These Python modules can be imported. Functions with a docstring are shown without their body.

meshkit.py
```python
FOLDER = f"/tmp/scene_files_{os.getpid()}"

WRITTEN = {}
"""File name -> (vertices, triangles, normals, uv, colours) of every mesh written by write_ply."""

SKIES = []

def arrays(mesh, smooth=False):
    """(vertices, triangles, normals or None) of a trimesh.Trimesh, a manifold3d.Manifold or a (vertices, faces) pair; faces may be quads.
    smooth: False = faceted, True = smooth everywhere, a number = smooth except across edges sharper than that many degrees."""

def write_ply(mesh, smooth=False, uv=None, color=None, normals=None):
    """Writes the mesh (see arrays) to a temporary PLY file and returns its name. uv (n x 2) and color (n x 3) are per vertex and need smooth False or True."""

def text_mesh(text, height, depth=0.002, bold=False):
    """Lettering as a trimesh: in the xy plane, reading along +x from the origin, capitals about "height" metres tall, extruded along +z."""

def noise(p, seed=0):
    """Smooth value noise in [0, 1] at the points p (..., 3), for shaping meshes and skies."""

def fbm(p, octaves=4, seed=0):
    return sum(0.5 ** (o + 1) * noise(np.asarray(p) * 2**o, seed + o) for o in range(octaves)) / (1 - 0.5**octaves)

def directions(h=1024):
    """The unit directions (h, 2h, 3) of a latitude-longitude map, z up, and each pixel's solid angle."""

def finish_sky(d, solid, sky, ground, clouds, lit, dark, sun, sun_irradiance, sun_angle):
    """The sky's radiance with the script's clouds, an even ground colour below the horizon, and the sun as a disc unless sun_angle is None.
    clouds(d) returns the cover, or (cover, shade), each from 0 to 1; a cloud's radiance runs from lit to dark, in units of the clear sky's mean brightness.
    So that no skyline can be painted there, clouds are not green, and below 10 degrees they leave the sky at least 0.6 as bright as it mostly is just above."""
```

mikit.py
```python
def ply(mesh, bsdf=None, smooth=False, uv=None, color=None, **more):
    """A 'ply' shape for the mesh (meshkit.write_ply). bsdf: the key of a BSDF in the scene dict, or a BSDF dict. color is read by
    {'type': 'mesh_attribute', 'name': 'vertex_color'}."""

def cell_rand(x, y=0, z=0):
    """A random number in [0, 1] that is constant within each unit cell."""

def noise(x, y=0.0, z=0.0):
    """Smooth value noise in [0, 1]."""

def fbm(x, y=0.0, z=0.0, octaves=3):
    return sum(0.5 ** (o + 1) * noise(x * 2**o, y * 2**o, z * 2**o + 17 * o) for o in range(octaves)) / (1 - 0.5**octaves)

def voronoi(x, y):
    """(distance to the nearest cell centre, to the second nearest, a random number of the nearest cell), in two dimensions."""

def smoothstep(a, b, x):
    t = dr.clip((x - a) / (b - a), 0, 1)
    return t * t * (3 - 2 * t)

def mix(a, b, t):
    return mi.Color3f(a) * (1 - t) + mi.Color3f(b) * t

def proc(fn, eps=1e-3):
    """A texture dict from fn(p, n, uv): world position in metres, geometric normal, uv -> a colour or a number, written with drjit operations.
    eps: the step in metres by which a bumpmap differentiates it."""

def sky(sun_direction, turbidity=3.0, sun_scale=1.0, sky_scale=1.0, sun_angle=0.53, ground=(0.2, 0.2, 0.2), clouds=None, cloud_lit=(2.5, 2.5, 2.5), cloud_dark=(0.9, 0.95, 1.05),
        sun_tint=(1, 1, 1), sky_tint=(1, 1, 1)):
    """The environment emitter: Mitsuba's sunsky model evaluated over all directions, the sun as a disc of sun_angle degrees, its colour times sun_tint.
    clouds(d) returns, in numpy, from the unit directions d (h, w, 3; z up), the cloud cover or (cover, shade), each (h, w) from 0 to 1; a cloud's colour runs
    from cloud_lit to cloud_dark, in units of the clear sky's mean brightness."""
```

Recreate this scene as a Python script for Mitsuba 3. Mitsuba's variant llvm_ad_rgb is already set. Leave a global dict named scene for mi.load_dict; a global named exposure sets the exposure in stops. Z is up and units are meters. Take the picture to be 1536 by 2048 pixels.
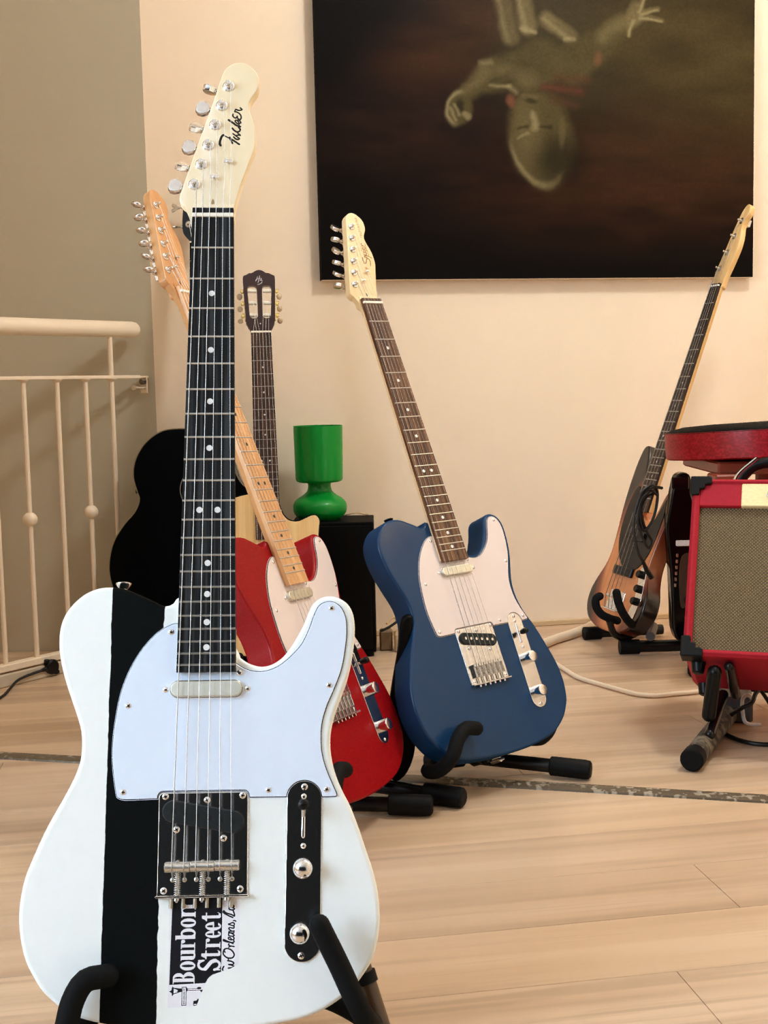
import math, random
import numpy as np, trimesh, mitsuba as mi, drjit as dr
import shapely
from shapely.geometry import Polygon, LineString, Point, box as sbox
from shapely import affinity
from shapely.ops import unary_union
import mikit, meshkit
from mikit import proc, noise, fbm, cell_rand, smoothstep, mix

random.seed(7); np.random.seed(7)
T4 = mi.ScalarTransform4f
scene, labels = {'type': 'scene'}, {}

def c(r, g, b):
    """sRGB 0-255 -> linear rgb list"""
    o = []
    for v in (r, g, b):
        v = v / 255.0
        o.append(v / 12.92 if v <= 0.04045 else ((v + 0.055) / 1.055) ** 2.4)
    return o

# ------------------------------------------------------------------ camera
exposure = -0.62
PITCH, ROLL, EYE, FPX = math.radians(5.8), math.radians(1.3), 0.65, 2500.0
_f = np.array([0, math.cos(PITCH), -math.sin(PITCH)])
_d = np.array([0, -math.sin(PITCH), -math.cos(PITCH)])
_up = -(math.cos(ROLL) * _d - math.sin(ROLL) * np.array([1.0, 0, 0]))
scene['camera'] = {'type': 'perspective', 'fov': math.degrees(2 * math.atan(768 / FPX)), 'fov_axis': 'x', 'near_clip': 0.05, 'far_clip': 50.0,
                   'to_world': T4().look_at(origin=[0, 0, EYE], target=[0, float(_f[1]), EYE + float(_f[2])], up=_up.tolist())}

# ------------------------------------------------------------------ lights (daylight through the windows, a warm lamp beside the amplifier)
DAY = [11.6, 15.2, 19.2]         # window on the left wall
WARM = [80.0, 68.0, 42.0]         # floor lamp outside the frame on the right

PENDANT = [144.0, 150.0, 152.0]      # globe lamp under the ceiling, above the frame

# ------------------------------------------------------------------ helpers: meshes
def mesh(v, f):
    return trimesh.Trimesh(np.asarray(v, float), np.asarray(f, int), process=False)

def join(ms):
    return trimesh.util.concatenate([m for m in ms if m is not None])

def box(x0, x1, y0, y1, z0, z1, bev=0.0):
    if bev <= 0:
        m = trimesh.creation.box(extents=[x1 - x0, y1 - y0, z1 - z0]); m.apply_translation([(x0 + x1) / 2, (y0 + y1) / 2, (z0 + z1) / 2]); return m
    pts = []
    for sx in (0, 1):
        for sy in (0, 1):
            for sz in (0, 1):
                p = np.array([(x0, x1)[sx], (y0, y1)[sy], (z0, z1)[sz]], float)
                s = np.array([(1, -1)[sx], (1, -1)[sy], (1, -1)[sz]]) * bev
                for k in range(3):
                    q = p + s; q[k] = p[k]; pts.append(q)
    return trimesh.convex.convex_hull(np.array(pts))

def spline(P, step, closed=False):
    """Catmull-Rom through the points, resampled to about one point per step."""
    P = np.asarray(P, float); n = len(P); out = []
    for i in range(n if closed else n - 1):
        if closed: a, b, d, e = P[(i - 1) % n], P[i], P[(i + 1) % n], P[(i + 2) % n]
        else: a, b, d, e = P[max(i - 1, 0)], P[i], P[i + 1], P[min(i + 2, n - 1)]
        k = max(1, int(round(np.linalg.norm(d - b) / step)))
        t = (np.arange(k) / k)[:, None]
        l0, l1, l2 = (max(np.linalg.norm(q - p), 1e-9) ** 0.5 for p, q in ((a, b), (b, d), (d, e)))
        m1 = (d - b) * 1.0 if l0 < 1e-4 else l1 * ((b - a) / l0 - (d - a) / (l0 + l1) + (d - b) / l1)
        m2 = (d - b) * 1.0 if l2 < 1e-4 else l1 * ((d - b) / l1 - (e - b) / (l1 + l2) + (e - d) / l2)
        out.append((2 * t ** 3 - 3 * t ** 2 + 1) * b + (t ** 3 - 2 * t ** 2 + t) * m1 + (-2 * t ** 3 + 3 * t ** 2) * d + (t ** 3 - t ** 2) * m2)
    out = np.vstack(out)
    if not closed: out = np.vstack([out, P[-1:]])
    return out

def tube(P, r, n=10, step=None, cap=True, r1=None):
    """A round tube along the points; r may be one radius or one per point."""
    P = np.asarray(P, float)
    if step: P = spline(P, step)
    R = np.broadcast_to(np.asarray(r, float), (len(P),)) if r1 is None else np.linspace(r, r1, len(P))
    t = np.gradient(P, axis=0); t /= np.maximum(np.linalg.norm(t, axis=1, keepdims=True), 1e-12)
    a = np.array([0.3, 0.2, 0.9]); a = np.cross(t[0], a if abs(t[0] @ a) < 0.9 else [1, 0, 0]); a /= np.linalg.norm(a)
    v, ang = [], np.arange(n) * 2 * math.pi / n
    for p, d, rr in zip(P, t, R):
        a = a - d * (a @ d); a /= np.linalg.norm(a); b = np.cross(d, a)
        v.append(p + rr * (np.cos(ang)[:, None] * a + np.sin(ang)[:, None] * b))
    v = np.vstack(v); f = []
    for i in range(len(P) - 1):
        for j in range(n):
            k = (j + 1) % n; f += [[i * n + j, i * n + k, (i + 1) * n + k], [i * n + j, (i + 1) * n + k, (i + 1) * n + j]]
    if cap:
        v = np.vstack([v, P[:1], P[-1:]]); e = (len(P) - 1) * n; m = len(v)
        for j in range(n):
            k = (j + 1) % n; f += [[m - 2, k, j], [m - 1, e + j, e + k]]
    return mesh(v, f)

def capsule(P, r, n=12, step=None):
    """Tube with rounded ends."""
    P = np.asarray(P, float)
    if step: P = spline(P, step)
    d0 = P[0] - P[1]; d0 /= np.linalg.norm(d0); d1 = P[-1] - P[-2]; d1 /= np.linalg.norm(d1)
    ks = [(0.999, .05), (.92, .39), (.7, .714), (.38, .925)]
    Q = np.vstack([[P[0] + d0 * r * a for a, _ in ks], P, [P[-1] + d1 * r * a for a, _ in ks[::-1]]])
    R = np.r_[[r * b for _, b in ks], np.full(len(P), r), [r * b for _, b in ks[::-1]]]
    return tube(Q, R, n)

def lathe(profile, n=24, M=None):
    """profile (r, z) from bottom to top around +z."""
    m = trimesh.creation.revolve(np.asarray(profile, float), sections=n)
    if M is not None: m.apply_transform(M)
    return m

def ccw(P):
    P = np.asarray(P, float)
    return P if Polygon(P).exterior.is_ccw else P[::-1]

def slab(P, z0, z1, r=0.0, seg=3, rb=None):
    """Extruded outline (x, y) from z0 (bottom) to z1 (top), its rims rounded by r (top) and rb (bottom)."""
    P = ccw(P); rb = r if rb is None else rb
    t = np.roll(P, -1, 0) - np.roll(P, 1, 0); t /= np.maximum(np.linalg.norm(t, axis=1, keepdims=True), 1e-12)
    nrm = np.c_[t[:, 1], -t[:, 0]]
    rings = []
    if rb > 0: rings += [(rb * (1 - math.sin(a)), z0 + rb * (1 - math.cos(a))) for a in np.linspace(0, math.pi / 2, seg + 1)]
    else: rings.append((0, z0))
    if r > 0: rings += [(r * (1 - math.cos(a)), z1 - r * (1 - math.sin(a))) for a in np.linspace(0, math.pi / 2, seg + 1)]
    else: rings.append((0, z1))
    n = len(P); v = np.vstack([np.c_[P - nrm * o, np.full(n, z)] for o, z in rings]); f = []
    i = np.arange(n); k = (i + 1) % n
    for q in range(len(rings) - 1):
        a, b = q * n, (q + 1) * n
        f += [np.c_[a + i, a + k, b + k], np.c_[a + i, b + k, b + i]]
    for a, flip in ((0, True), ((len(rings) - 1) * n, False)):
        import mapbox_earcut as me
        tri = me.triangulate_float64(v[a:a + n, :2].copy(), np.array([n], dtype=np.uint32)).reshape(-1, 3)
        e1, e2 = v[a + tri[:, 1], :2] - v[a + tri[:, 0], :2], v[a + tri[:, 2], :2] - v[a + tri[:, 0], :2]; s = e1[:, 0] * e2[:, 1] - e1[:, 1] * e2[:, 0]
        tri = np.where((s < 0)[:, None], tri[:, ::-1], tri)
        f.append((tri[:, ::-1] if flip else tri) + a)
    return mesh(v, np.vstack(f))

def prism(geom, z0, z1):
    """Extruded shapely polygon(s), holes kept."""
    gs = [g for g in getattr(geom, 'geoms', [geom]) if g.area > 0 and g.geom_type == 'Polygon']
    out = []
    for g in gs:
        m = trimesh.creation.extrude_polygon(shapely.set_precision(g, 1e-7) if False else g, z1 - z0, engine='earcut'); m.apply_translation([0, 0, z0]); out.append(m)
    return join(out)

def loft(rings, caps=True):
    """Closed rings of equal length (k, n, 3)."""
    R = np.asarray(rings, float); k, n = R.shape[:2]; v = R.reshape(-1, 3); f = []
    i = np.arange(n); j = (i + 1) % n
    for q in range(k - 1):
        a, b = q * n, (q + 1) * n
        f += [np.c_[a + i, a + j, b + j], np.c_[a + i, b + j, b + i]]
    if caps:
        v = np.vstack([v, R[0].mean(0), R[-1].mean(0)]); m = len(v); e = (k - 1) * n
        f += [np.c_[np.full(n, m - 2), j, i], np.c_[np.full(n, m - 1), e + i, e + j]]
    m = mesh(v, np.vstack(f)); 
    if m.volume < 0: m.invert()
    return m

def cyl(r, z0, z1, x=0, y=0, n=16, bev=0.0):
    p = [(0, z0), (r, z0), (r, z1 - bev), (r - bev, z1), (0, z1)] if bev > 0 else [(0, z0), (r, z0), (r, z1), (0, z1)]
    m = lathe(p, n); m.apply_translation([x, y, 0]); return m

# ------------------------------------------------------------------ helpers: entries
def numbered(name):
    k, i = name, 0
    while k in USED:
        i += 1; k = '%s_%03d' % (name, i)
    USED.add(k); return k
USED = set()

def thing(name, label, cat, group=None):
    k = numbered(name); labels[k] = {'label': label, 'category': cat}
    if group: labels[k]['group'] = group
    return k

def put(name, m, bsdf, M=None, parent=None, smooth=30, label=None, kind=None, **kw):
    k = numbered(parent + '__' + name if parent else name)
    if M is not None: kw['to_world'] = T4(np.asarray(M, float))
    scene[k] = mikit.ply(m, bsdf, smooth=smooth, **kw)
    if label or kind:
        labels[k] = {}
        if label: labels[k]['label'] = label
        if kind: labels[k]['kind'] = kind
    return k

def one(name, label, cat, m, bsdf, M=None, smooth=30, group=None, **kw):
    k = put(name, m, bsdf, M, None, smooth, **kw); labels[k] = {'label': label, 'category': cat}
    if group: labels[k]['group'] = group
    return k

def struct(name, m, bsdf, M=None, parent=None, smooth=30, **kw):
    k = put(name, m, bsdf, M, parent, smooth, **kw)
    if parent is None: labels[k] = {'kind': 'structure'}
    return k

# ------------------------------------------------------------------ materials
def bsdf(key, d, two=False):
    scene[key] = {'type': 'twosided', 'bsdf': d} if two else d
def rgb(v): return {'type': 'rgb', 'value': list(v)}
def principled(key, col, rough=0.5, spec=0.5, metal=0.0, coat=0.0, coatg=0.9, **kw):
    d = {'type': 'principled', 'base_color': col if isinstance(col, dict) else rgb(col), 'roughness': rough if isinstance(rough, dict) else float(rough), 'specular': float(spec)}
    if metal: d['metallic'] = float(metal)
    if coat: d['clearcoat'] = float(coat); d['clearcoat_gloss'] = float(coatg)
    d.update(kw); bsdf(key, d, True)
def bumped(key, inner, fn, eps=1e-3):
    d = {'type': 'bumpmap', 'bsdf': inner, 'arbitrary': proc(fn, eps)}
    scene[key] = d

def V(rows):
    return np.asarray(rows, float)

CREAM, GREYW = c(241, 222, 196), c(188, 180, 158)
def wall_fn(col, k):
    col = np.array(col)
    def fn(p, n, uv):
        t = fbm(p.x * 3.1 + k, p.y * 3.1, p.z * 2.7, 3)
        return mix((col * 0.965).tolist(), (col * 1.03).tolist(), t)
    return fn
principled('m_wall', proc(wall_fn(CREAM, 0.0)), 0.75, 0.25)
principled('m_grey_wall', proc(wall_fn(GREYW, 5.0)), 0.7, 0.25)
principled('m_ceiling', c(236, 232, 224), 0.9, 0.1)
principled('m_rear', c(24, 24, 24), 0.8, 0.1)
principled('m_plinth', c(196, 182, 160), 0.55, 0.3)
principled('m_rail', c(236, 220, 196), 0.38, 0.45)
principled('m_white_plastic', c(235, 230, 222), 0.35, 0.5)
principled('m_off_white', c(222, 208, 186), 0.5, 0.4)
principled('m_cable_white', c(226, 208, 182), 0.55, 0.35)
principled('m_beige', c(196, 170, 132), 0.6, 0.3)
principled('m_black_plastic', c(11, 11, 12), 0.32, 0.2)
principled('m_black_matte', c(6, 6, 7), 0.6, 0.06)
principled('m_black_gloss', c(4, 4, 5), 0.12, 0.25)
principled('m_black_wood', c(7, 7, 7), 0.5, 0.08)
principled('m_foam', c(13, 14, 15), 0.7, 0.1)
principled('m_rubber', c(11, 11, 12), 0.55, 0.12)
principled('m_tube_black', c(11, 11, 12), 0.28, 0.3)
def dusty(p, n, uv):
    t = smoothstep(0.38, 0.62, fbm(p.x * 70, p.y * 70, p.z * 70, 3))
    return mix(c(52, 47, 42), c(104, 93, 78), t)
principled('m_tube_dusty', proc(dusty), 0.7, 0.3)
principled('m_cable_black', c(14, 13, 13), 0.45, 0.4)
principled('m_adapter', c(62, 62, 64), 0.45, 0.4)
bsdf('m_chrome', {'type': 'roughconductor', 'material': 'none', 'alpha': 0.05, 'specular_reflectance': rgb([.80, .80, .81])}, True)
bsdf('m_nickel', {'type': 'roughconductor', 'material': 'none', 'alpha': 0.2, 'specular_reflectance': rgb([.68, .66, .62])}, True)
bsdf('m_satin', {'type': 'roughconductor', 'material': 'none', 'alpha': 0.33, 'specular_reflectance': rgb([.70, .68, .58])}, True)
bsdf('m_gold', {'type': 'roughconductor', 'material': 'Au', 'alpha': 0.25}, True)
bsdf('m_brass', {'type': 'roughconductor', 'material': 'none', 'alpha': 0.3, 'specular_reflectance': rgb([0.42, 0.37, 0.28])}, True)
bsdf('m_string', {'type': 'roughconductor', 'material': 'none', 'alpha': 0.25, 'specular_reflectance': rgb([.56, .55, .53])}, True)
principled('m_nylon', c(225, 218, 205), 0.3, 0.5)
principled('m_bone', c(240, 234, 216), 0.4, 0.5)
principled('m_dot_white', c(228, 228, 224), 0.35, 0.5)
principled('m_dot_black', c(26, 20, 16), 0.4, 0.4)
principled('m_fret', c(200, 198, 192), 0.25, 0.5, metal=0.85)
principled('m_guard_white', c(226, 238, 254), 0.22, 0.5, coat=0.4)
principled('m_guard_cream', c(224, 212, 210), 0.25, 0.5, coat=0.4)
principled('m_guard_black', c(9, 9, 11), 0.3, 0.25)
principled('m_decal_gold', c(142, 98, 40), 0.45, 0.25)
principled('m_decal_black', c(26, 18, 14), 0.5, 0.3)
principled('m_decal_white', c(224, 222, 226), 0.45, 0.4)
principled('m_sticker_white', c(236, 236, 242), 0.4, 0.4)
principled('m_sticker_black', c(13, 14, 22), 0.4, 0.4)

def local_fn(M):
    """world point -> local (x, u, h) in metres of a rigid frame M (3x4)."""
    R, t = np.asarray(M)[:3, :3], np.asarray(M)[:3, 3]
    def to(p):
        q = [p.x - float(t[0]), p.y - float(t[1]), p.z - float(t[2])]
        return [sum(float(R[k, j]) * q[k] for k in range(3)) for j in range(3)]
    return to

def grain(a, b, fx, fy, M, k=0.0, sharp=(0.35, 0.68)):
    """Wood grain running along the local u axis."""
    to = local_fn(M)
    def fn(p, n, uv):
        x, u, h = to(p)
        w = fbm(x * 8 + k, u * 1.3, h * 8, 2)
        t = fbm(x * fx + w * 2.0 + k, u * fy, h * fx * 0.6 + k, 3)
        return mix(a, b, smooth_t(t, sharp))
    return fn
def smooth_t(t, s): return smoothstep(s[0], s[1], t)

# ------------------------------------------------------------------ room
PSI = math.radians(10.655)
CX, CY = -0.56, 3.114                       # the corner where cream wall and grey wall meet
wd, wn = np.array([math.cos(PSI), math.sin(PSI), 0]), np.array([math.sin(PSI), -math.cos(PSI), 0])
def MW(origin, ex, ey, ez):
    M = np.eye(4); M[:3, 0], M[:3, 1], M[:3, 2], M[:3, 3] = ex, ey, ez, origin; return M
# wall frame: x along the cream wall to the right, y out of the wall into the room, z up  (x = -wd keeps it right handed, so x runs left)
WALL = MW([CX, CY, 0], wd, -wn, [0, 0, 1.0])          # y = into the wall
XL, XR, YB, ZC = -2.3, 2.35, -2.5, 2.6
struct('wall_back', box(0, 3.05, 0, 0.12, -0.02, ZC), 'm_wall', WALL)
struct('wall_stair', box(XL - .1, CX, CY, CY + 0.12, -0.02, ZC), 'm_grey_wall')
struct('wall_right', box(XR, XR + .1, YB, 3.75, -0.02, ZC), 'm_wall')
struct('wall_shade_stub', box(XL, -1.08, 1.6, 1.72, -0.02, ZC), 'm_wall')  # added stub wall out of view, blocks window light towards the left rear
struct('wall_rear', box(XL, XR, YB - .1, YB, -0.02, ZC), 'm_rear')
struct('ceiling', box(XL - .1, XR + .1, YB - .1, 3.8, ZC, ZC + .1), 'm_ceiling')
# left wall with a wide window
WY0, WY1, WZ0, WZ1 = -1.7, 0.6, 0.7, 2.35
hole = Polygon([(YB, -.02), (CY, -.02), (CY, ZC), (YB, ZC)], [[(WY0, WZ0), (WY1, WZ0), (WY1, WZ1), (WY0, WZ1)]])
ML = MW([XL, 0, 0], [0, 1, 0], [0, 0, 1], [1, 0, 0])
struct('wall_left', prism(hole, -0.12, 0), 'm_wall', ML, smooth=False)
fr = [sbox(WY0, WZ0, WY1, WZ1).difference(unary_union([sbox(WY0 + .06 + k * (WY1 - WY0 - .06) / 2, WZ0 + .06, WY0 + (k + 1) * (WY1 - WY0 - .06) / 2, WZ1 - .06) for k in range(2)]))]
win = struct('window_1', prism(fr[0], -0.08, -0.02), 'm_white_plastic', ML, smooth=False)
pane = mesh([[WY0 + .02, WZ0 + .02, -.07], [WY1 - .02, WZ0 + .02, -.07], [WY1 - .02, WZ1 - .02, -.07], [WY0 + .02, WZ1 - .02, -.07]], [[0, 1, 2], [0, 2, 3]])
put('bright_pane', pane, {'type': 'diffuse', 'reflectance': rgb([.05, .05, .05])}, ML, win, smooth=False, emitter={'type': 'area', 'radiance': rgb(DAY)})

# floor: boards parallel to the cream wall
PW, PLN = 0.142, 1.285
FD = np.radians(9.3); fdx, fdy = math.cos(FD), math.sin(FD)
MF = MW([-0.018, 1.409, 0], [fdx, fdy, 0], [-fdy, fdx, 0], [0, 0, 1])
def plank_fn(base, dark, light, k):
    base, dark, light = np.array(base), np.array(dark), np.array(light)
    to = local_fn(MF[:3])
    def fn(p, n, uv):
        x, y, h = to(p)
        row = dr.floor(y / PW)
        s = cell_rand(row, k) * 37.0
        a = fbm(x * 1.1 + s, y * 26.0 + s, k, 3)
        b = fbm(x * 2.6 + s * 3, y * 75.0, k + 4.0, 2)
        f = fbm(x * 9.0, y * 240.0 + s, 2.0 + k, 2)
        col = mix(dark.tolist(), base.tolist(), smoothstep(0.30, 0.52, a))
        col = mix(col, light.tolist(), smoothstep(0.52, 0.76, a) * 0.75)
        col = mix(col, (dark * 0.82).tolist(), smoothstep(0.62, 0.82, b) * 0.5)
        return mix(col, dark.tolist(), smoothstep(0.55, 0.78, f) * 0.35)
    return fn
for i, (b_, d_, l_) in enumerate([((195, 168, 140), (181, 153, 126), (204, 178, 150)), ((190, 163, 136), (175, 148, 122), (199, 173, 147)), ((198, 170, 140), (185, 157, 128), (206, 180, 151))]):
    principled('m_plank_%d' % i, proc(plank_fn(c(*b_), c(*d_), c(*l_), i * 3.7)), 0.36, 0.42)
struct('floor', box(XL, XR, YB, 3.75, -0.05, -0.012), 'm_plinth')
rng = np.random.default_rng(3)
plank_mesh = {}
STRIP0 = [(-0.707, 2.216), (-0.551, 2.162), (0.016, 2.006), (0.581, 1.87)]
room_poly = Polygon([(XL, YB), (XR, YB), (XR, CY + (XR - CX) * math.tan(PSI)), (CX, CY), (XL, CY)]).buffer(-0.004)
imf = np.linalg.inv(MF)
def toF(q): r = imf @ np.array([q[0], q[1], 0, 1]); return (r[0], r[1])
room_f = Polygon([toF(q) for q in room_poly.exterior.coords])
for row in range(-28, 17):
    off = {0: 0.4515 + 0.0, -1: 1.0, -2: 0.31}.get(row, rng.uniform(0, PLN))
    k = int(math.floor((-3.2 - off) / PLN))
    for q in range(k, k + 6):
        x0, x1 = off + q * PLN, off + (q + 1) * PLN
        y0 = row * PW
        cell = sbox(x0 + .0004, y0 + .0004, x1 - .0004, y0 + PW - .0004).intersection(room_f)
        v = int(rng.integers(0, 3))
        if cell.is_empty or cell.area < 4e-4 or cell.geom_type != 'Polygon': continue
        P = np.array(shapely.set_precision(cell, 1e-6).exterior.coords)[:-1]
        put('plank', slab(P, -0.012, 0.0, 0.0006, 1, 0.0), 'm_plank_%d' % v, MF, 'floor', smooth=False)
def worn(p, n, uv):
    t = smoothstep(0.42, 0.6, fbm(p.x * 40, p.y * 40, 3.0, 3))
    t = smoothstep(0.5, 0.7, fbm(p.x * 130, p.y * 130, 3.0, 3)) * smoothstep(.4, .6, fbm(p.x * 9, p.y * 9, 6.0, 2))
    return mix(c(100, 88, 72), c(170, 160, 144), t)
principled('m_strip', proc(worn), 0.42, 0.5, metal=0.35)
sp = np.array([(-1.9, 2.54), (-0.95, 2.287)] + STRIP0[1:] + [(1.3, 1.70), (2.3, 1.47)])
for a, b in zip(sp[:-1], sp[1:]): pass
d_ = np.array([sp[-1] - sp[0]])[0]; d_ /= np.linalg.norm(d_); MS = MW([sp[2][0], sp[2][1], 0], [d_[0], d_[1], 0], [-d_[1], d_[0], 0], [0, 0, 1])
prof = [(-.0175, 0.0), (-.0165, .0030), (-.007, .0052), (.007, .0052), (.0165, .0030), (.0175, 0.0)]
xs = np.linspace(-1.5, 2.9, 60)
rings = [[(x, y + 0.0012 * math.sin(x * 9.1), h) for y, h in prof] for x in xs]
struct('trim_1', loft(rings), 'm_strip', MS)

# plinth under the balustrade and the balustrade itself (scaled 0.985 towards the camera from the measured points)
RA, RB_ = np.array([-0.844, 2.81]) * .985, np.array([-0.605, 3.131]) * .985
rd = (RB_ - RA) / np.linalg.norm(RB_ - RA); rn = np.array([rd[1], -rd[0]])      # rn: towards the room
MR = MW([RA[0], RA[1], 0], [rd[0], rd[1], 0], [-rd[1], rd[0], 0], [0, 0, 1])     # x along to the wall, y away from the room
RL = np.linalg.norm(RB_ - RA)
struct('trim_2', box(-0.75, RL + 0.012, -0.012, 0.03, 0, 0.030, 0.003), 'm_plinth', MR)
t = thing('balustrade', 'cream painted steel stair railing with round handrail and ball-decorated bars', 'railing')
zf = lambda z: EYE + (z - EYE) * .985
put('handrail', capsule([(-0.75, 0, zf(.800)), (RL - .012, 0, zf(.800))], .0195, 20), 'm_rail', MR, t)
put('rail_bar', box(-0.75, RL + .0, -.010, .010, zf(.684) - .004, zf(.684) + .004, .001), 'm_rail', MR, t)
put('rail_bar', box(-0.75, RL - .06, -.012, .012, .034, .050, .002), 'm_rail', MR, t, label='bottom rail just above the plinth')
bx = [((np.array(q) * .985 - RA) @ rd) for q in ((-.812, 2.853), (-.755, 2.929), (-.705, 2.997), (-.656, 3.062))]
sp_ = np.mean(np.diff(bx)); bars = bx + [bx[0] - sp_ * (k + 1) for k in range(5)]
for i, x in enumerate(bars):
    b_ = put('bar', tube([(x, 0, .048), (x, 0, zf(.684) - .004)], .0058, 10), 'm_rail', MR, t)
    put('weld_collar', lathe([(0, 0), (.0058, 0), (.013, .006), (.013, .007), (0, .007)], 14, trimesh.transformations.translation_matrix([x, 0, zf(.684) - .011])), 'm_rail', MR, b_)
    if i in (0, 2, 5, 7):
        put('ball', trimesh.creation.icosphere(3, .0165).apply_translation([x, 0, zf(.3615)]), 'm_rail', MR, b_, smooth=True)
    if i in (3, 7):
        put('post', tube([(x, 0, zf(.684)), (x, 0, zf(.790))], .0062, 10), 'm_rail', MR, t)
# bracket and bolt that fix the rail to the wall
pb = put('wall_bracket', join([box(RL - .001, RL + .028, -.008, .008, zf(.684) - .002, zf(.684) + .002), box(RL + .018, RL + .0205, -.011, .011, zf(.66) - .016, zf(.684))]), 'm_rail', MR, t)
put('bolt', join([tube([(RL - .016, -.004, zf(.657)), (RL + .018, -.004, zf(.657))], .0036, 10), tube([(RL - .020, -.004, zf(.657)), (RL - .015, -.004, zf(.657))], .0065, 6)]), 'm_nickel', MR, pb)
put('nut', tube([(RL + .006, -.004, zf(.672)), (RL + .0175, -.004, zf(.672))], .0075, 6), 'm_tube_dusty', MR, pb)

# round socket with black plug on the plinth
pr = np.array([-.783, 2.832, 0.0235])
MP = MW(pr, [rd[0], rd[1], 0], [0, 0, 1], [rn[0], rn[1], 0])
so = thing('wall_socket', 'round white wall socket low on the plinth left of the white guitar', 'socket')
put('socket_plate', cyl(.0228, -.006, .005, n=40, bev=.002), 'm_white_plastic', MP, so)
pl_ = thing('power_plug', 'black power plug in the round socket with its cable running left', 'plug')
put('plug_body', join([cyl(.0172, .005, .022, n=32, bev=.003), box(-.0185, -.008, .010, .0195, .006, .02, .002), box(.008, .0185, -.0195, -.010, .006, .02, .002)]), 'm_black_plastic', MP, pl_)
put('strain_relief', tube([(-.016, -.002, .015), (-.028, -.003, .015)], .0055, 10, r1=.0035), 'm_black_plastic', MP, pl_)
put('cable', tube([(-.026, -.003, .015), (-.07, -.006, .018), (-.105, -.010, .026), (-.14, -.019, .045), (-.2, -.0203, .09), (-.5, -.0203, .2)], .003, 8, step=.01), 'm_cable_black', MP, pl_)

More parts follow.
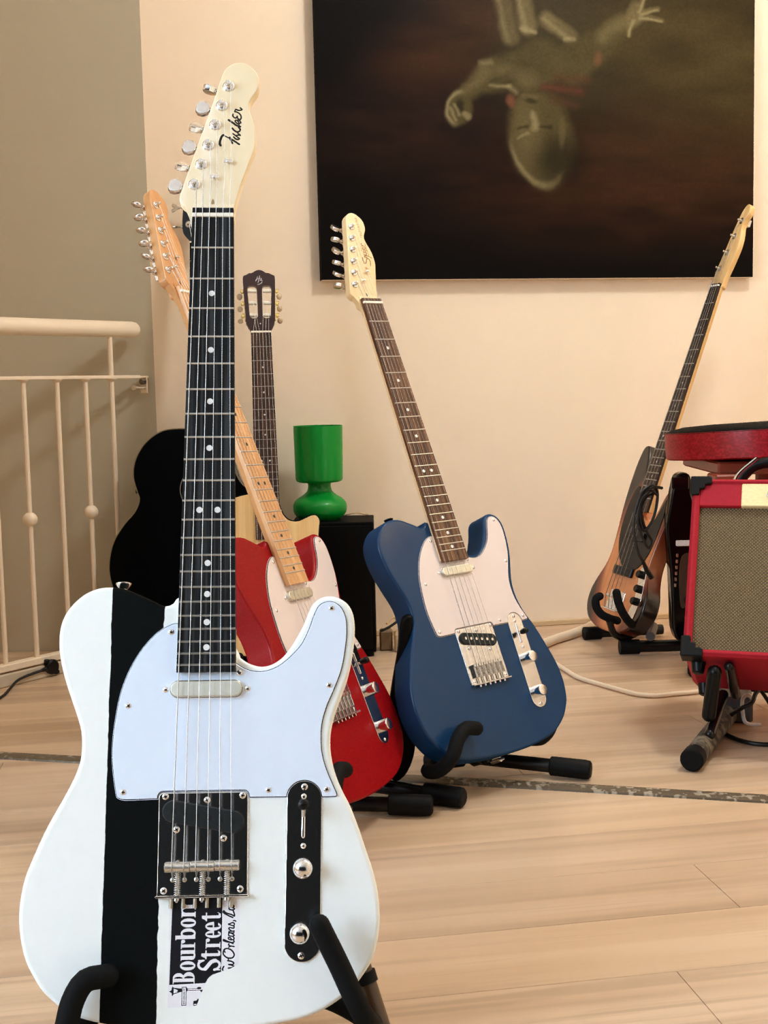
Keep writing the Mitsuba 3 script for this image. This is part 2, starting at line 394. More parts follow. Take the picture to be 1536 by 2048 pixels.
# ------------------------------------------------------------------ painting
PX0, PX1, PZ0, PZ1 = 0.4195, 1.5755, 0.914, 2.06     # in wall coordinates
pt = thing('painting', 'large frameless dark brown canvas with a pale upside-down figure', 'painting')
def seg(X, Y, x0, y0, x1, y1, r0, r1, soft):
    dx, dy = x1 - x0, y1 - y0
    t = dr.clip(((X - x0) * dx + (Y - y0) * dy) / (dx * dx + dy * dy), 0, 1)
    d = dr.sqrt(dr.square(X - x0 - dx * t) + dr.square(Y - y0 - dy * t)) - (r0 + (r1 - r0) * t)
    return smoothstep(soft, -soft, d)
def ell(X, Y, cx, cy, rx, ry, ang, soft):
    ca, sa = math.cos(ang), math.sin(ang)
    a, b = (X - cx) * ca + (Y - cy) * sa, (Y - cy) * ca - (X - cx) * sa
    d = dr.sqrt(dr.square(a / rx) + dr.square(b / ry)) - 1
    return smoothstep(soft, -soft, d)
def painting_fn(p, n, uv):
    X = 633 + uv.x * 856; Y = 560 - uv.y * (PZ1 - PZ0) / 0.70 * 560
    n1 = fbm(X * .006, Y * .02, 1.0, 4); n2 = fbm(X * .012 + 9, Y * .05, 2.0, 3); n3 = fbm(X * .03, Y * .03, 5.0, 3)
    X = X + (n3 - .5) * 10; Y = Y + (fbm(X * .03 + 40, Y * .03, 5.0, 3) - .5) * 10
    col = mi.Color3f(c(9, 5, 4))
    col = mix(col, c(84, 70, 40), ell(X, Y, 1410, 90, 360, 190, .1, .9) * (0.25 + 0.75 * n1))
    col = mix(col, c(70, 40, 22), ell(X, Y, 1290, 350, 330, 110, -.05, .9) * (0.15 + 0.75 * n2))
    col = mix(col, c(72, 42, 22), ell(X, Y, 890, 80, 140, 70, -.5, .8) * n1 * 1.1)
    col = mix(col, c(52, 30, 20), ell(X, Y, 800, 250, 180, 80, -.2, .9) * n2 * .8)
    skin, pale, olive, deep = c(112, 98, 64), c(158, 144, 104), c(80, 70, 40), c(24, 17, 10)
    k = .6 + .7 * n3
    def ring(cx, cy, rx, ry, ang, w):
        ca, sa = math.cos(ang), math.sin(ang)
        a_, b_ = (X - cx) * ca + (Y - cy) * sa, (Y - cy) * ca - (X - cx) * sa
        d = dr.sqrt(dr.square(a_ / rx) + dr.square(b_ / ry)) - 1
        return dr.exp(-dr.square((d + w * .6) / w)), a_ / rx, b_ / ry
    col = mix(col, c(62, 53, 32), ell(X, Y, 1085, 95, 100, 100, .1, .6) * .75 * k)              # trunk
    for q, e in (((978, -20, 1000, 80, 17, 17), .55), ((1020, -10, 1036, 58, 15, 17), .8), ((1074, 44, 1116, 74, 15, 14), .85)):  # legs and feet
        col = mix(col, skin, seg(X, Y, *q, 8) * e * k); col = mix(col, pale, seg(X, Y, q[0] - q[4] * .5, q[1], q[2] - q[5] * .3, q[3] + q[5] * .45, 3, 5, 6) * .45 * e)
    for q in ((1024, 62, 1050, 68, 4, 4), (1106, 82, 1122, 80, 3, 4)): col = mix(col, pale, seg(X, Y, *q, 4) * .6)
    col = mix(col, olive, seg(X, Y, 1120, 130, 1238, 38, 40, 17, 12) * .8 * k); col = mix(col, skin, seg(X, Y, 1180, 74, 1238, 34, 13, 12, 12) * .75)
    col = mix(col, skin, ell(X, Y, 1246, 26, 17, 24, .2, .35) * .8)
    for q in ((1250, 32, 1298, 38, 9, 4), (1252, 26, 1290, 16, 7, 4), (1250, 20, 1268, -8, 7, 4), (1238, 36, 1235, 70, 8, 4)):
        col = mix(col, skin, seg(X, Y, *q, 4) * .8); col = mix(col, pale, seg(X, Y, q[0] + 2, q[1] + 3, q[2], q[3] + 2, 2.5, 1.5, 3.5) * .7)   # open hand
    col = mix(col, olive, seg(X, Y, 1056, 128, 958, 160, 46, 30, 12) * .75 * k); col = mix(col, olive, seg(X, Y, 962, 148, 914, 196, 25, 15, 9) * .9)
    col = mix(col, skin, seg(X, Y, 948, 150, 916, 184, 14, 9, 10) * .55)
    col = mix(col, pale, seg(X, Y, 940, 134, 962, 130, 3, 4, 7) * .4); col = mix(col, pale, seg(X, Y, 960, 173, 994, 178, 2, 3, 5) * .6); col = mix(col, pale, seg(X, Y, 994, 178, 1012, 190, 3, 3, 6) * .5)
    col = mix(col, skin, ell(X, Y, 990, 148, 22, 12, .2, .7) * .5); col = mix(col, deep, seg(X, Y, 958, 165, 1010, 150, 3, 4, 8) * .4); col = mix(col, skin, ell(X, Y, 1030, 165, 24, 20, .4, .7) * .5)
    col = mix(col, olive, ell(X, Y, 899, 221, 24, 36, .3, .25) * .95); r_, u_, v_ = ring(899, 221, 24, 36, .3, .12)
    col = mix(col, pale, r_ * smoothstep(.5, -.6, u_) * .65); col = mix(col, deep, ell(X, Y, 899, 218, 8, 18, .35, .6) * .7)
    for q in ((882, 222, 890, 244, 3, 3), (890, 214, 897, 234, 3, 3), (908, 232, 914, 238, 5, 6)): col = mix(col, pale, seg(X, Y, *q, 4) * .55)
    col = mix(col, olive, ell(X, Y, 1058, 278, 62, 96, -.16, .2) * .9 * (.75 + .35 * k))        # head
    r_, u_, v_ = ring(1058, 278, 62, 96, -.16, .07)
    col = mix(col, skin, ell(X, Y, 1032, 270, 26, 60, -.12, .7) * .55)
    col = mix(col, deep, ell(X, Y, 1094, 322, 46, 46, -.2, .7) * .75)
    col = mix(col, pale, r_ * smoothstep(.45, -.5, u_) * smoothstep(-.3, .5, v_) * .55); col = mix(col, skin, r_ * smoothstep(.2, .95, v_) * smoothstep(.7, .2, u_) * .5)
    col = mix(col, pale, seg(X, Y, 1043, 232, 1047, 258, 5, 6, 6) * .6); col = mix(col, deep, seg(X, Y, 1012, 258, 1032, 256, 2, 3, 4) * .7); col = mix(col, deep, seg(X, Y, 1056, 255, 1076, 257, 2, 3, 5) * .7)
    col = mix(col, pale, seg(X, Y, 1012, 278, 1034, 268, 2, 3, 4) * .5); col = mix(col, deep, ell(X, Y, 1040, 207, 10, 6, 0, .6) * .6); col = mix(col, skin, seg(X, Y, 1026, 196, 1052, 198, 3, 3, 6) * .5)
    col = mix(col, skin, ell(X, Y, 1098, 268, 6, 26, .1, .7) * .4)
    red = c(92, 48, 34)
    col = mix(col, red, seg(X, Y, 1066, 176, 1136, 184, 7, 6, 9) * .75); col = mix(col, c(84, 52, 34), seg(X, Y, 1090, 156, 1150, 160, 6, 6, 11) * .7)
    col = mix(col, c(78, 48, 32), seg(X, Y, 1082, 204, 1126, 212, 7, 6, 10) * .65); col = mix(col, c(118, 72, 52), ell(X, Y, 1001, 206, 8, 12, 0, .7) * .8); col = mix(col, c(110, 74, 50), ell(X, Y, 1172, 117, 8, 12, 0, .7) * .8)
    return col * (0.62 + 0.22 * fbm(X * .3, Y * .3, 7.0, 2))
principled('m_painting', proc(painting_fn), 0.5, 0.06)
principled('m_canvas', c(216, 206, 190), 0.85, 0.2)
principled('m_canvas_dark', c(12, 8, 7), 0.7, 0.05)
put('stretched_canvas', box(PX0, PX1, -.034, -.004, PZ0, PZ1, .002), 'm_canvas', WALL, pt)
put('painted_face', mesh([[PX0, -.0346, PZ0], [PX1, -.0346, PZ0], [PX1, -.0346, PZ1], [PX0, -.0346, PZ1]], [[0, 1, 2], [0, 2, 3]]), 'm_painting', WALL, pt, smooth=False, uv=np.array([[0, 0], [1, 0], [1, 1], [0, 1.0]]))
for q in (PX0 - .0008, PX1): put('painted_edge', box(q, q + .0008, -.0346, -.003, PZ0, PZ1), 'm_canvas_dark', WALL, pt)
#==MORE==
# ------------------------------------------------------------------ guitars: shared outlines (millimetres: x to the right, d down from the nut)
BODY = [(-29.2, 399), (-34.5, 405), (-41.6, 407.2), (-54.7, 401.3), (-69, 394.7), (-81, 390), (-92.8, 388.2), (-104.6, 388.8), (-118.5, 394), (-131, 404.7), (-138.8, 416.5), (-142.2, 428.3), (-142.8, 442.5), (-141.1, 456.6), (-136.4, 475.4), (-129.9, 494), (-123, 512.6), (-118.8, 526.4), (-117.6, 540.1), (-118.4, 553.7), (-122.5, 567.1), (-129.8, 582.7), (-139.3, 600.4), (-148.5, 618.1), (-159.6, 644.4), (-164.9, 658.8), (-168.2, 676), (-169.2, 691.7), (-168.3, 704.6), (-165.7, 718.8), (-160.6, 734.4), (-153.4, 747.2), (-145.6, 758.5), (-137.9, 766), (-128.4, 773.6), (-114.2, 781.5), (-93.4, 787.5), (-46.6, 793.3), (-1.6, 796), (43.5, 794.6), (74.5, 791.1), (91.7, 787.8), (107.8, 782.2), (122.9, 773.9), (138, 762.2), (148.7, 749.3), (155.7, 738.4), (160.4, 723), (162.7, 708.5), (162.9, 695.1), (161.4, 678.1), (157, 658.8), (151.3, 641.5), (144.4, 620.6), (136.3, 599.6), (130.1, 587.5), (124.4, 574.6), (120.6, 561.9), (118.6, 550.5), (118.2, 539), (119.2, 527.5), (122.6, 513.7), (128.6, 497.5), (134.7, 481.1), (139.6, 462.3), (142.2, 443.4), (142.8, 426.6), (140.6, 414.6), (135.4, 406.1), (127.1, 400.7), (117.5, 398.9), (109.2, 401), (102.4, 406.3), (97.9, 414.6), (93.8, 424.9), (87.6, 436.8), (79.3, 450.3), (71.1, 459.6), (61.7, 465.4), (52.3, 467.2), (41.7, 464.7), (34.6, 460.6), (29.9, 456.3), (27.4, 449.2)]
GUARD = [(-28.4, 425.6), (-37.3, 427.6), (-46.6, 433.3), (-58, 444.9), (-67, 457.8), (-74.7, 472.9), (-81.1, 491.4), (-85, 513.2), (-87.3, 536.1), (-87.2, 554.2), (-85, 572.3), (-82.8, 584.6), (-81.6, 588.4), (-78.5, 590), (-44, 590.2), (41.6, 590.2), (76, 590.3), (123, 590.5), (123.7, 590), (119.8, 580.1), (114.1, 566.4), (110.2, 552.7), (108.9, 539), (109.9, 522.9), (114.5, 506.8), (121.6, 490.6), (128.8, 471.9), (133, 450.7), (134.6, 434.1), (133.3, 419.7), (128.2, 410), (121.1, 405.6), (113.9, 405.9), (107.9, 409.8), (103.1, 419.4), (98.3, 432.5), (91.2, 446.6), (80.6, 458.4), (68.8, 467.6), (54.8, 472.6), (43, 472), (33.6, 468.4), (28.2, 464.8)]
HEAD = [(-21.2, 3), (-21.6, -8), (-23.6, -11.2), (-31.2, -14.2), (-35.6, -20), (-35.8, -24.5), (-29.5, -46.8), (-15.3, -93.4), (-0.8, -140.9), (5.8, -163.9), (9.5, -173.4), (15.5, -179.8), (23.2, -183.1), (30.9, -182.4), (38.6, -177.3), (44.8, -169.6), (46.7, -160.2), (45, -149.9), (39.7, -141.3), (36.4, -134.4), (36.7, -125.9), (39.1, -117.5), (42.2, -107.4), (43.5, -93.9), (42.3, -80.5), (37.9, -67.2), (33.5, -53.8), (29.1, -40.6), (25.4, -27.4), (22.6, -14.3), (21.4, -8), (21, 3)]
POSTS = [(-20.7, -38.6), (-14, -61.8), (-6.9, -84.3), (0.1, -107.8), (6.9, -130.7), (14, -153.8)]
MM = 0.001
def XU(P): P = np.asarray(P, float); return np.c_[P[:, 0], -P[:, 1]] * MM
def P3(x, d, h): return (x * MM, -d * MM, h * MM)
def fretd(n, s): return s * (1 - 2 ** (-n / 12))

def frame(nut, yaw, lean):
    """yaw: degrees the front is turned to the viewer's right; lean: degrees the top leans back."""
    a, l = math.radians(yaw), math.radians(lean)
    nh = np.array([math.sin(a), -math.cos(a), 0])
    n = nh * math.cos(l) + np.array([0, 0, math.sin(l)]); u = -nh * math.sin(l) + np.array([0, 0, math.cos(l)])
    return MW(nut, np.cross(u, n), u, n)
def fit_frame(rows):
    M = np.eye(4); A = np.array(rows); M[:3, :3] = A[:, :3]; M[:3, 3] = A[:, 3]
    U, _, Vt = np.linalg.svd(M[:3, :3]); M[:3, :3] = U @ Vt; return M
MWG = fit_frame([[0.99876, 0.00535, 0.04946, -0.17078], [0.04514, 0.32078, -0.94608, 1.32379], [-0.02093, 0.94714, 0.32014, 0.82955]])
MBG = fit_frame([[0.76531, -0.27114, 0.58377, -0.01083], [0.64362, 0.31163, -0.69903, 2.18516], [0.00762, 0.9107, 0.413, 0.79216]])
MRG = fit_frame([[0.43468, -0.34189, 0.83316, -0.28819], [0.89929, 0.21442, -0.38119, 1.91739], [-0.04832, 0.91495, 0.40067, 0.79658]])

def screw_mesh(x, d, h, r=2.9, tall=1.5):
    m = lathe([(0, 0), (r, 0), (r * .92, tall * .45), (r * .55, tall * .88), (0, tall)], 14); m.apply_scale(MM); m.apply_translation(P3(x, d, h)); return m
def cross_mesh(x, d, h, r=2.9, tall=1.5, ang=.5):
    m = join([box(-r * .62, r * .62, -.32, .32, tall * .55, tall + .12), box(-.32, .32, -r * .62, r * .62, tall * .55, tall + .12)])
    m.apply_transform(trimesh.transformations.rotation_matrix(ang, [0, 0, 1])); m.apply_scale(MM); m.apply_translation(P3(x, d, h)); return m

def put_neck(t, M, wood, board, s, wn_, we, dend, nfr, dots, dotm, rdot=3.1, depth=(15, 17), board_h=6.0, dstart=-8.5, n12=True, fretm='m_fret', fret_w=2.2, heel=430, ebony_edge=None, nutw=4.5, nutm='m_bone', dot_x=0.0, skip=()):
    w = lambda d: (wn_ + (we - wn_) * d / dend) / 2
    rings = []
    for d in np.unique(np.r_[np.linspace(dstart + 2, heel, 22), heel + 2, dend - 3]):
        dp = depth[0] + (depth[1] - depth[0]) * max(d, 0) / heel; ww = w(max(d, 0)); e = 2.0 if d <= heel else 6.0
        a = np.linspace(0, math.pi, 13); ca, sa = np.cos(a), np.sin(a)
        rings.append([P3(ww * np.sign(q) * abs(q) ** (2 / e), d, -board_h - dp * abs(z) ** (2 / e)) for q, z in zip(ca, sa)])
    put('neck', loft(rings), wood, M, t, smooth=40)
    P = [(-w(dstart), dstart), (-w(dend), dend), (w(dend), dend), (w(dstart), dstart)]
    fb = put('fretboard', slab(XU(P), -board_h * MM, 0, .0006, 2, 0.0), board, M, t, smooth=40)
    for n in range(1, nfr + 1):
        d = fretd(n, s); ww = w(d) - .1; k = fret_w / 2
        prof = [(-k, -.2), (-k, .35), (-k * .45, 1.05), (k * .45, 1.05), (k, .35), (k, -.2)]
        put('fret', loft([[P3(sx * ww, d + a, b) for a, b in prof] for sx in (-1, 1)]), fretm, M, fb, smooth=False)
    for n in dots:
        d = (fretd(n, s) + fretd(n - 1, s)) / 2
        for x in ((-w(d) * .34, w(d) * .34) if n in (12, 24) and n12 else (dot_x,)):
            m = cyl(rdot, -.2, .25, n=20); m.apply_scale(MM); m.apply_translation(P3(x, d, 0)); put('position_dot', m, dotm, M, fb)
    put('nut', box(-(wn_ / 2 + .2) * MM, (wn_ / 2 + .2) * MM, -nutw / 2 * MM, nutw / 2 * MM, -2 * MM, 1.9 * MM, .0006), nutm, M, t, smooth=False)
    return w

def button_mesh(kind, o, ax, rot):
    """tuner button: o centre start (local m), ax unit axis of the shaft (local), rot about it"""
    if kind == 'oval':
        m = trimesh.creation.icosphere(2, 1.0); m.apply_scale([7.2, 8.6, 4.6]); m.apply_translation([8, 0, 0])
    elif kind == 'pearl':
        m = trimesh.creation.icosphere(2, 1.0); m.apply_scale([6.5, 8.0, 3.6]); m.apply_translation([6.5, 0, 0])
    elif kind == 'ear':
        P = spline([(0, 2.5), (5, 4), (10, 10), (18, 13), (19, 6), (15, 2.5), (15, -2.5), (19, -6), (18, -13), (10, -10), (5, -4), (0, -2.5)], 2.0, True); m = slab(P, -2.2, 2.2, 1.0, 2)
    else:
        P = [(0, 3), (1.5, 5.4), (6, 8.3), (11, 8), (14, 5), (14.6, 0), (14, -5), (11, -8), (6, -8.3), (1.5, -5.4), (0, -3)]; m = slab(np.array(P, float), -3.4, 3.4, 1.3, 2)
    m.apply_scale(MM)
    ax = np.asarray(ax, float); z = np.array([0, 0, 1.0]); y = np.cross(z, ax); R = np.eye(4); R[:3, 0], R[:3, 1], R[:3, 2] = ax, y, z
    m.apply_transform(R @ trimesh.transformations.rotation_matrix(rot, [1, 0, 0])); m.apply_translation(o); return m

def tuner(t, M, x, d, face, ax, reach, kind, rot, metal='m_chrome', post_h=9.0, back=14.0, r=6.3, shaft_h=None, butm=None):
    """ax: direction (x, d) of the shaft from the post; reach: millimetres from post to the button's near end."""
    a = np.array([ax[0], -ax[1], 0.0]); a /= np.linalg.norm(a)
    o = np.array(P3(x, d, face))
    def at(m): m.apply_scale(MM); m.apply_translation(o); return m
    k = put('tuner', at(lathe([(0, 0), (r, 0), (r, .8), (r * .82, 1.7), (r * .5, 2.0), (r * .45, 3.4), (0, 3.4)], 32)), metal, M, t)
    put('string_post', at(lathe([(0, 1), (3.0, 1), (3.0, post_h * .45), (2.2, post_h * .6), (2.6, post_h * .85), (2.6, post_h), (2.0, post_h + .7), (0, post_h + .7)], 24)), metal, M, k)
    sh = -(back + 4) if shaft_h is None else shaft_h
    e0, e1 = np.array([0, 0, sh]), a * (reach + 2) + [0, 0, sh]
    put('tuner_shaft', at(join([tube([e0 + a * 6, e1], 2.0, 10), box(-6, 6, -8, 8, sh - 4, -back), tube([a * 5 + [0, 0, sh], a * (reach - 4) + [0, 0, sh]], 3.6, 10)])), metal, M, k)
    put('tuner_button', button_mesh(kind, o + (a * reach + [0, 0, sh]) * MM, a, rot), butm or metal, M, k)

def string_set(t, M, pts_list, radii, mat='m_string'):
    for P, r in zip(pts_list, radii):
        put('string', tube([P3(*q) for q in P], r * MM, 6), mat, M, t)

def stroke(P, w, step=1.2):
    P = spline(P, step) if len(P) > 2 else np.asarray(P, float)
    return LineString(P).buffer(w / 2, 6)

def electric(name, label, M, bodym, wood, board, headm, dotm, nfr, guardm, bridge, knob, button, dots=(3, 5, 7, 9, 12, 15, 17, 19, 21), rots=None, sw=(92.6, 598.0, 10.0), detail=False, strap='m_chrome', rdot=3.1, slotm='m_dot_black'):
    t = thing(name, label, 'guitar', None)
    B = spline(BODY, 3.0, True)
    put('body', slab(XU(B), -56 * MM, -11 * MM, .0045, 5), bodym, M, t, smooth=35)
    cut = sbox(-44.0, 584.0, 41.4, 700).buffer(-5).buffer(5.6, 8).union(LineString([(93.2, 592.4), (90.9, 722.8)]).buffer(17.0, 14))
    G = Polygon(spline(GUARD, 2.5, True)).buffer(0).difference(cut).buffer(-.3).buffer(.3)
    if G.geom_type != 'Polygon': G = max(G.geoms, key=lambda q: q.area)
    G = Polygon(G.exterior)
    pg = put('pickguard', slab(XU(np.array(G.exterior.coords)[:-1]), -9.6 * MM, -8.5 * MM, .0004, 1, 0), guardm, M, t, smooth=30)
    put('black_ply', slab(XU(np.array(G.buffer(.55).exterior.coords)[:-1]), -10.3 * MM, -9.55 * MM, 0), 'm_guard_black', M, pg, smooth=30)
    put('lower_ply', slab(XU(np.array(G.buffer(1.15).exterior.coords)[:-1]), -11.0 * MM, -10.25 * MM, 0), guardm, M, pg, smooth=30)
    hd = put('headstock', slab(XU(spline(HEAD, 2.5, True)), -22 * MM, -8 * MM, .0015, 3), headm, M, t, smooth=35)
    ang = np.linspace(0, math.pi, 21); rings = []
    for d in np.linspace(-21, 32, 22):
        q = min(1.0, (d + 21) / 47); k = (1 - q) ** 2.1
        a_, b_ = -(21.2 + .3 * q) - 13.2 * k, 21.2 + .35 * q; e = 2.1 + 5.0 * (1 - q) ** 2; tp_ = -9.2 + 3.0 * min(1, (d + 21) / 18)
        bt = -21.9 + .9 * q; cx_, wx = (a_ + b_) / 2, (b_ - a_) / 2
        rings.append([P3(cx_ + wx * np.sign(math.cos(t_)) * abs(math.cos(t_)) ** (2 / e), d, tp_ + (bt - tp_) * abs(math.sin(t_)) ** (2 / e)) for t_ in ang])
    m = loft(rings)
    put('neck_shoulder', join([m, loft([[P3(x, d, h) for x, h in ((-21.4, a), (21.2, a), (21.2, -12), (-21.4, -12))] for d, a in ((-8.4, -5.9), (-12, -6.6), (-17, -8.1))])]), headm, M, hd, smooth=40)
    put('truss_rod_slot', slab(XU([(1.7 * math.cos(q) - 1, -17 + 5 * math.sin(q)) for q in np.linspace(0, 2 * math.pi, 24, endpoint=False)]), -8.3 * MM, -7.9 * MM), slotm, M, hd)
    put_neck(t, M, wood, board, 648.0, 42.6, 56.6, 473.0, nfr, dots, dotm, rdot=rdot)
    gs = [(-34.8, 433.4), (-74, 503.5), (-76.5, 583.8), (59.4, 584.1), (114.4, 584.3), (117.4, 486.5), (120.3, 411.6), (31.3, 473.5)]
    for i, (x, d) in enumerate(gs):
        k = put('guard_screw', screw_mesh(x, d, -8.6), 'm_chrome', M, t)
        if detail: put('slot', cross_mesh(x, d, -8.6, ang=i * .7), 'm_guard_black', M, k)
    # neck pickup
    pu = LineString([(-26.5, 0), (26.5, 0)]).buffer(7.6, 12)
    pl = lambda g, dx, dd: XU(np.array(g.exterior.coords)[:-1] * [1, 1] + [dx, dd])
    k = put('neck_pickup', slab(pl(pu, 0, 488.6), -10 * MM, -3.2 * MM, .0012, 3, 0), 'm_satin', M, t, smooth=40)
    put('pickup_flange', slab(pl(pu.buffer(.9), 0, 488.6), -8.6 * MM, -7.6 * MM, .0003, 1, 0), 'm_chrome', M, k)
    for x in (-39, 39): put('pickup_screw', screw_mesh(x, 488.7, -8.6, 2.9), 'm_chrome', M, k)
    # bridge
    bx_ = -1.4
    R = sbox(-42.2, 584.6, 42.2, 679).buffer(-5).buffer(5, 8)
    R = R.union(sbox(-42.2, 640, 42.2, 679))
    br = put('bridge_plate', slab(pl(shapely.segmentize(R, 6.0), bx_, 0), -11 * MM, -9.0 * MM, .0015, 4, 0), 'm_chrome', M, t, smooth=30)
    put('rear_lip', box((bx_ - 43) * MM, (bx_ + 43) * MM, -680 * MM, -677.6 * MM, -11 * MM, -3.5 * MM, .0008), 'm_chrome', M, br)
    for i, (x, d) in enumerate([(-37, 588.5), (35.3, 588.5), (-36.9, 673.6), (33.6, 673.2)]):
        k = put('bridge_screw', screw_mesh(x, d, -9.3, 3.4, 1.9), 'm_chrome', M, br)
        if detail: put('slot', cross_mesh(x, d, -9.3, 3.4, 1.9, ang=.3 + i), 'm_guard_black', M, k)
    A, C = np.array([-29, 602.3]), np.array([26.7, 612.7]); dv = (C - A) / np.linalg.norm(C - A)
    bp_ = LineString([A - dv * .5, C + dv * .5]).buffer(9.6, 14)
    bp = put('bridge_pickup', slab(XU(np.array(bp_.exterior.coords)[:-1]), -11 * MM, -5.2 * MM, .0011, 3, 0), 'm_pickup_black', M, t, smooth=40)
    put('pickup_edge', slab(XU(np.array(bp_.buffer(.7).exterior.coords)[:-1]), -9.3 * MM, -8.7 * MM), 'm_adapter', M, bp)
    for i in range(6):
        q = A + (C - A) * i / 5
        m = cyl(2.4, -.3, .25, n=16); m.apply_scale(MM); m.apply_translation(P3(q[0], q[1], -5.2)); put('pole_piece', m, 'm_pole' if detail else 'm_chrome', M, bp)
    for x, d in [(2, 592.5), (-26.1, 618.8), (17.8, 627.3)]:
        k = put('height_screw', screw_mesh(x, d, -9.3, 3.4, 2.2), 'm_chrome', M, bp)
        if detail: put('slot', cross_mesh(x, d, -9.3, 3.4, 2.2), 'm_guard_black', M, k)
    sx = [bx_ - 27.4 + 10.96 * i for i in range(6)]
    if bridge == 'barrel':
        for a, b, dd in ((-36, -12.7, 0.3), (-12.4, 9.9, -.1), (10.2, 32.6, -.4)):
            s = put('saddle', tube([P3(a, 652.3 + dd, -4.2), P3(a + .6, 652.3 + dd, -4.2), P3(b - .6, 652.3 + dd, -4.2), P3(b, 652.3 + dd, -4.2)], np.array([4.0, 4.6, 4.6, 4.0]) * MM, 18), 'm_nickel', M, br)
            xm = (a + b) / 2
            th = np.linspace(0, 2 * math.pi * 11, 150)
            put('spring', tube(np.c_[(xm + 2.3 * np.cos(th)) * MM, -(657 + th / th[-1] * 20.5) * MM, (-5 + 2.3 * np.sin(th)) * MM], .42 * MM, 5), 'm_nickel', M, s)
            put('intonation_screw', join([tube([P3(xm, 646.6, -4), P3(xm, 684, -5)], 1.2 * MM, 8), tube([P3(xm, 680, -5), P3(xm, 682.5, -5)], 2.6 * MM, 12)]), 'm_nickel', M, s)
            for q in (a + 3, b - 3): put('grub_screw', tube([P3(q, 652.3 + dd, -2), P3(q, 652.3 + dd, 1.2)], 1.3 * MM, 8), 'm_nickel', M, s)
        for x in sx:
            m = lathe([(0, 0), (2.4, 0), (2.2, .8), (1.2, 1.2), (0, 1.2)], 12); m.apply_scale(MM); m.apply_translation(P3(x, 664, -9.3)); put('string_ferrule', m, 'm_nickel', M, br)
            put('ball_end_tube', tube([P3(x - .8, 680.5, -7.6), P3(x - .8, 689.2, -7.8)], 2.0 * MM, 12), 'm_brass', M, br)
    else:
        for i, x in enumerate(sx):
            m = join([box(x - 5.2, x - 3.4, -668, -648, -9.2, -3.6, .4), box(x + 3.4, x + 5.2, -668, -648, -9.2, -3.6, .4), box(x - 5.2, x + 5.2, -651, -646, -9.2, -1.8, .6)]); m.apply_scale(MM)
            s = put('saddle', m, 'm_chrome', M, br)
            put('intonation_screw', join([tube([P3(x, 650, -6.5), P3(x, 683, -6.5)], 1.2 * MM, 8), tube([P3(x, 680, -6.5), P3(x, 683.5, -6.5)], 2.3 * MM, 10)]), 'm_chrome', M, s)
    # control plate
    cp_ = LineString([(93.2, 592.4), (90.9, 722.8)]).buffer(16.4, 14)
    cp = put('control_plate', slab(XU(np.array(shapely.segmentize(cp_, 8.0).exterior.coords)[:-1]), -11 * MM, -9.3 * MM, .0007, 2, 0), 'm_chrome', M, t, smooth=30)
    for x, d in [(93.4, 581.7), (89.9, 733.3)]:
        k = put('plate_screw', screw_mesh(x, d, -9.3, 3.3, 1.8), 'm_chrome', M, cp)
        if detail: put('slot', cross_mesh(x, d, -9.3, 3.3, 1.8), 'm_guard_black', M, k)
    for x, d in [(92.1, 635.7), (92.8, 590.5)]: put('switch_screw', screw_mesh(x, d, -9.3, 2.8, 1.8), 'm_chrome', M, cp)
    put('switch_slot', capsule([P3(92.5, 596, -9.2), P3(92.1, 627, -9.2)], 1.9 * MM, 12), 'm_chrome', M, cp)
    lv = put('switch_lever', tube([P3(92.4, 611, -12), P3(sw[0], sw[1] + 3, sw[2] - 8)], 1.7 * MM, 8), 'm_chrome', M, cp)
    m = lathe([(0, 0), (3.9, 0), (4.6, 3), (5.0, 10), (4.4, 12.5), (2.5, 13.6), (0, 13.8)], 18); m.apply_scale(MM); m.apply_translation(P3(sw[0], sw[1], sw[2] - 11)); put('switch_tip', m, 'm_black_plastic', M, lv)
    for x, d in ((91.8, 655.5), (88.9, 713.0)):
        pf = [(0, 0), (9.0, 0), (9.6, 1), (9.4, 11), (8.6, 14), (6.6, 16.2), (3.6, 17.5), (0, 18)] if knob == 'dome' else [(0, 0), (9.4, 0), (9.6, .6), (9.6, 15), (9.0, 16.6), (7.6, 17.4), (0, 17.7)]
        m = lathe(pf, 32); m.apply_scale(MM); m.apply_translation(P3(x, d, -9.3)); put('knob', m, 'm_chrome', M, cp, smooth=40 if knob == 'dome' else 35)
    # tuners, string trees, strings
    rots = rots or [0.0] * 6
    for i, (x, d) in enumerate(POSTS):
        tuner(t, M, x, d, -8.0, (-.955, -.297), 15.5, button, rots[i], post_h=8.6)
    for x, d in ((14.8, -64), (0.4, -45.9)):
        m = join([tube([(0, 0, 0), (0, 0, 4.2)], 1.6, 8), box(-4.6, 4.6, -2.0, 2.0, 3.4, 4.4, .4), lathe([(0, 4.4), (2.2, 4.4), (1.6, 5.4), (0, 5.6)], 12)]); m.apply_scale(MM); m.apply_translation(P3(x, d, -8)); put('string_tree', m, 'm_chrome', M, hd)
    S = []
    for i in range(6):
        nx = -17.4 + 6.96 * i; px, pd = POSTS[i]
        up = [(px + 2.6, pd, -3.2 + (i % 2) * .6)]
        if i in (2, 3): up += [(0.4 + (-3 if i == 2 else 3), -45.9, -4.9)]
        if i in (4, 5): up += [(14.8 + (-3 if i == 4 else 3), -64, -4.9)]
        zs = 1.0 if bridge == 'barrel' else -1.2
        S.append([(px - 1.5, pd - 3, -3.4)] + up + [(nx, -1, 2.1), (sx[i], 651, zs + .4), (sx[i], 655, zs - .4), (sx[i], 664, -9.0)])
    string_set(t, M, S, [.56, .47, .40, .33, .28, .25])
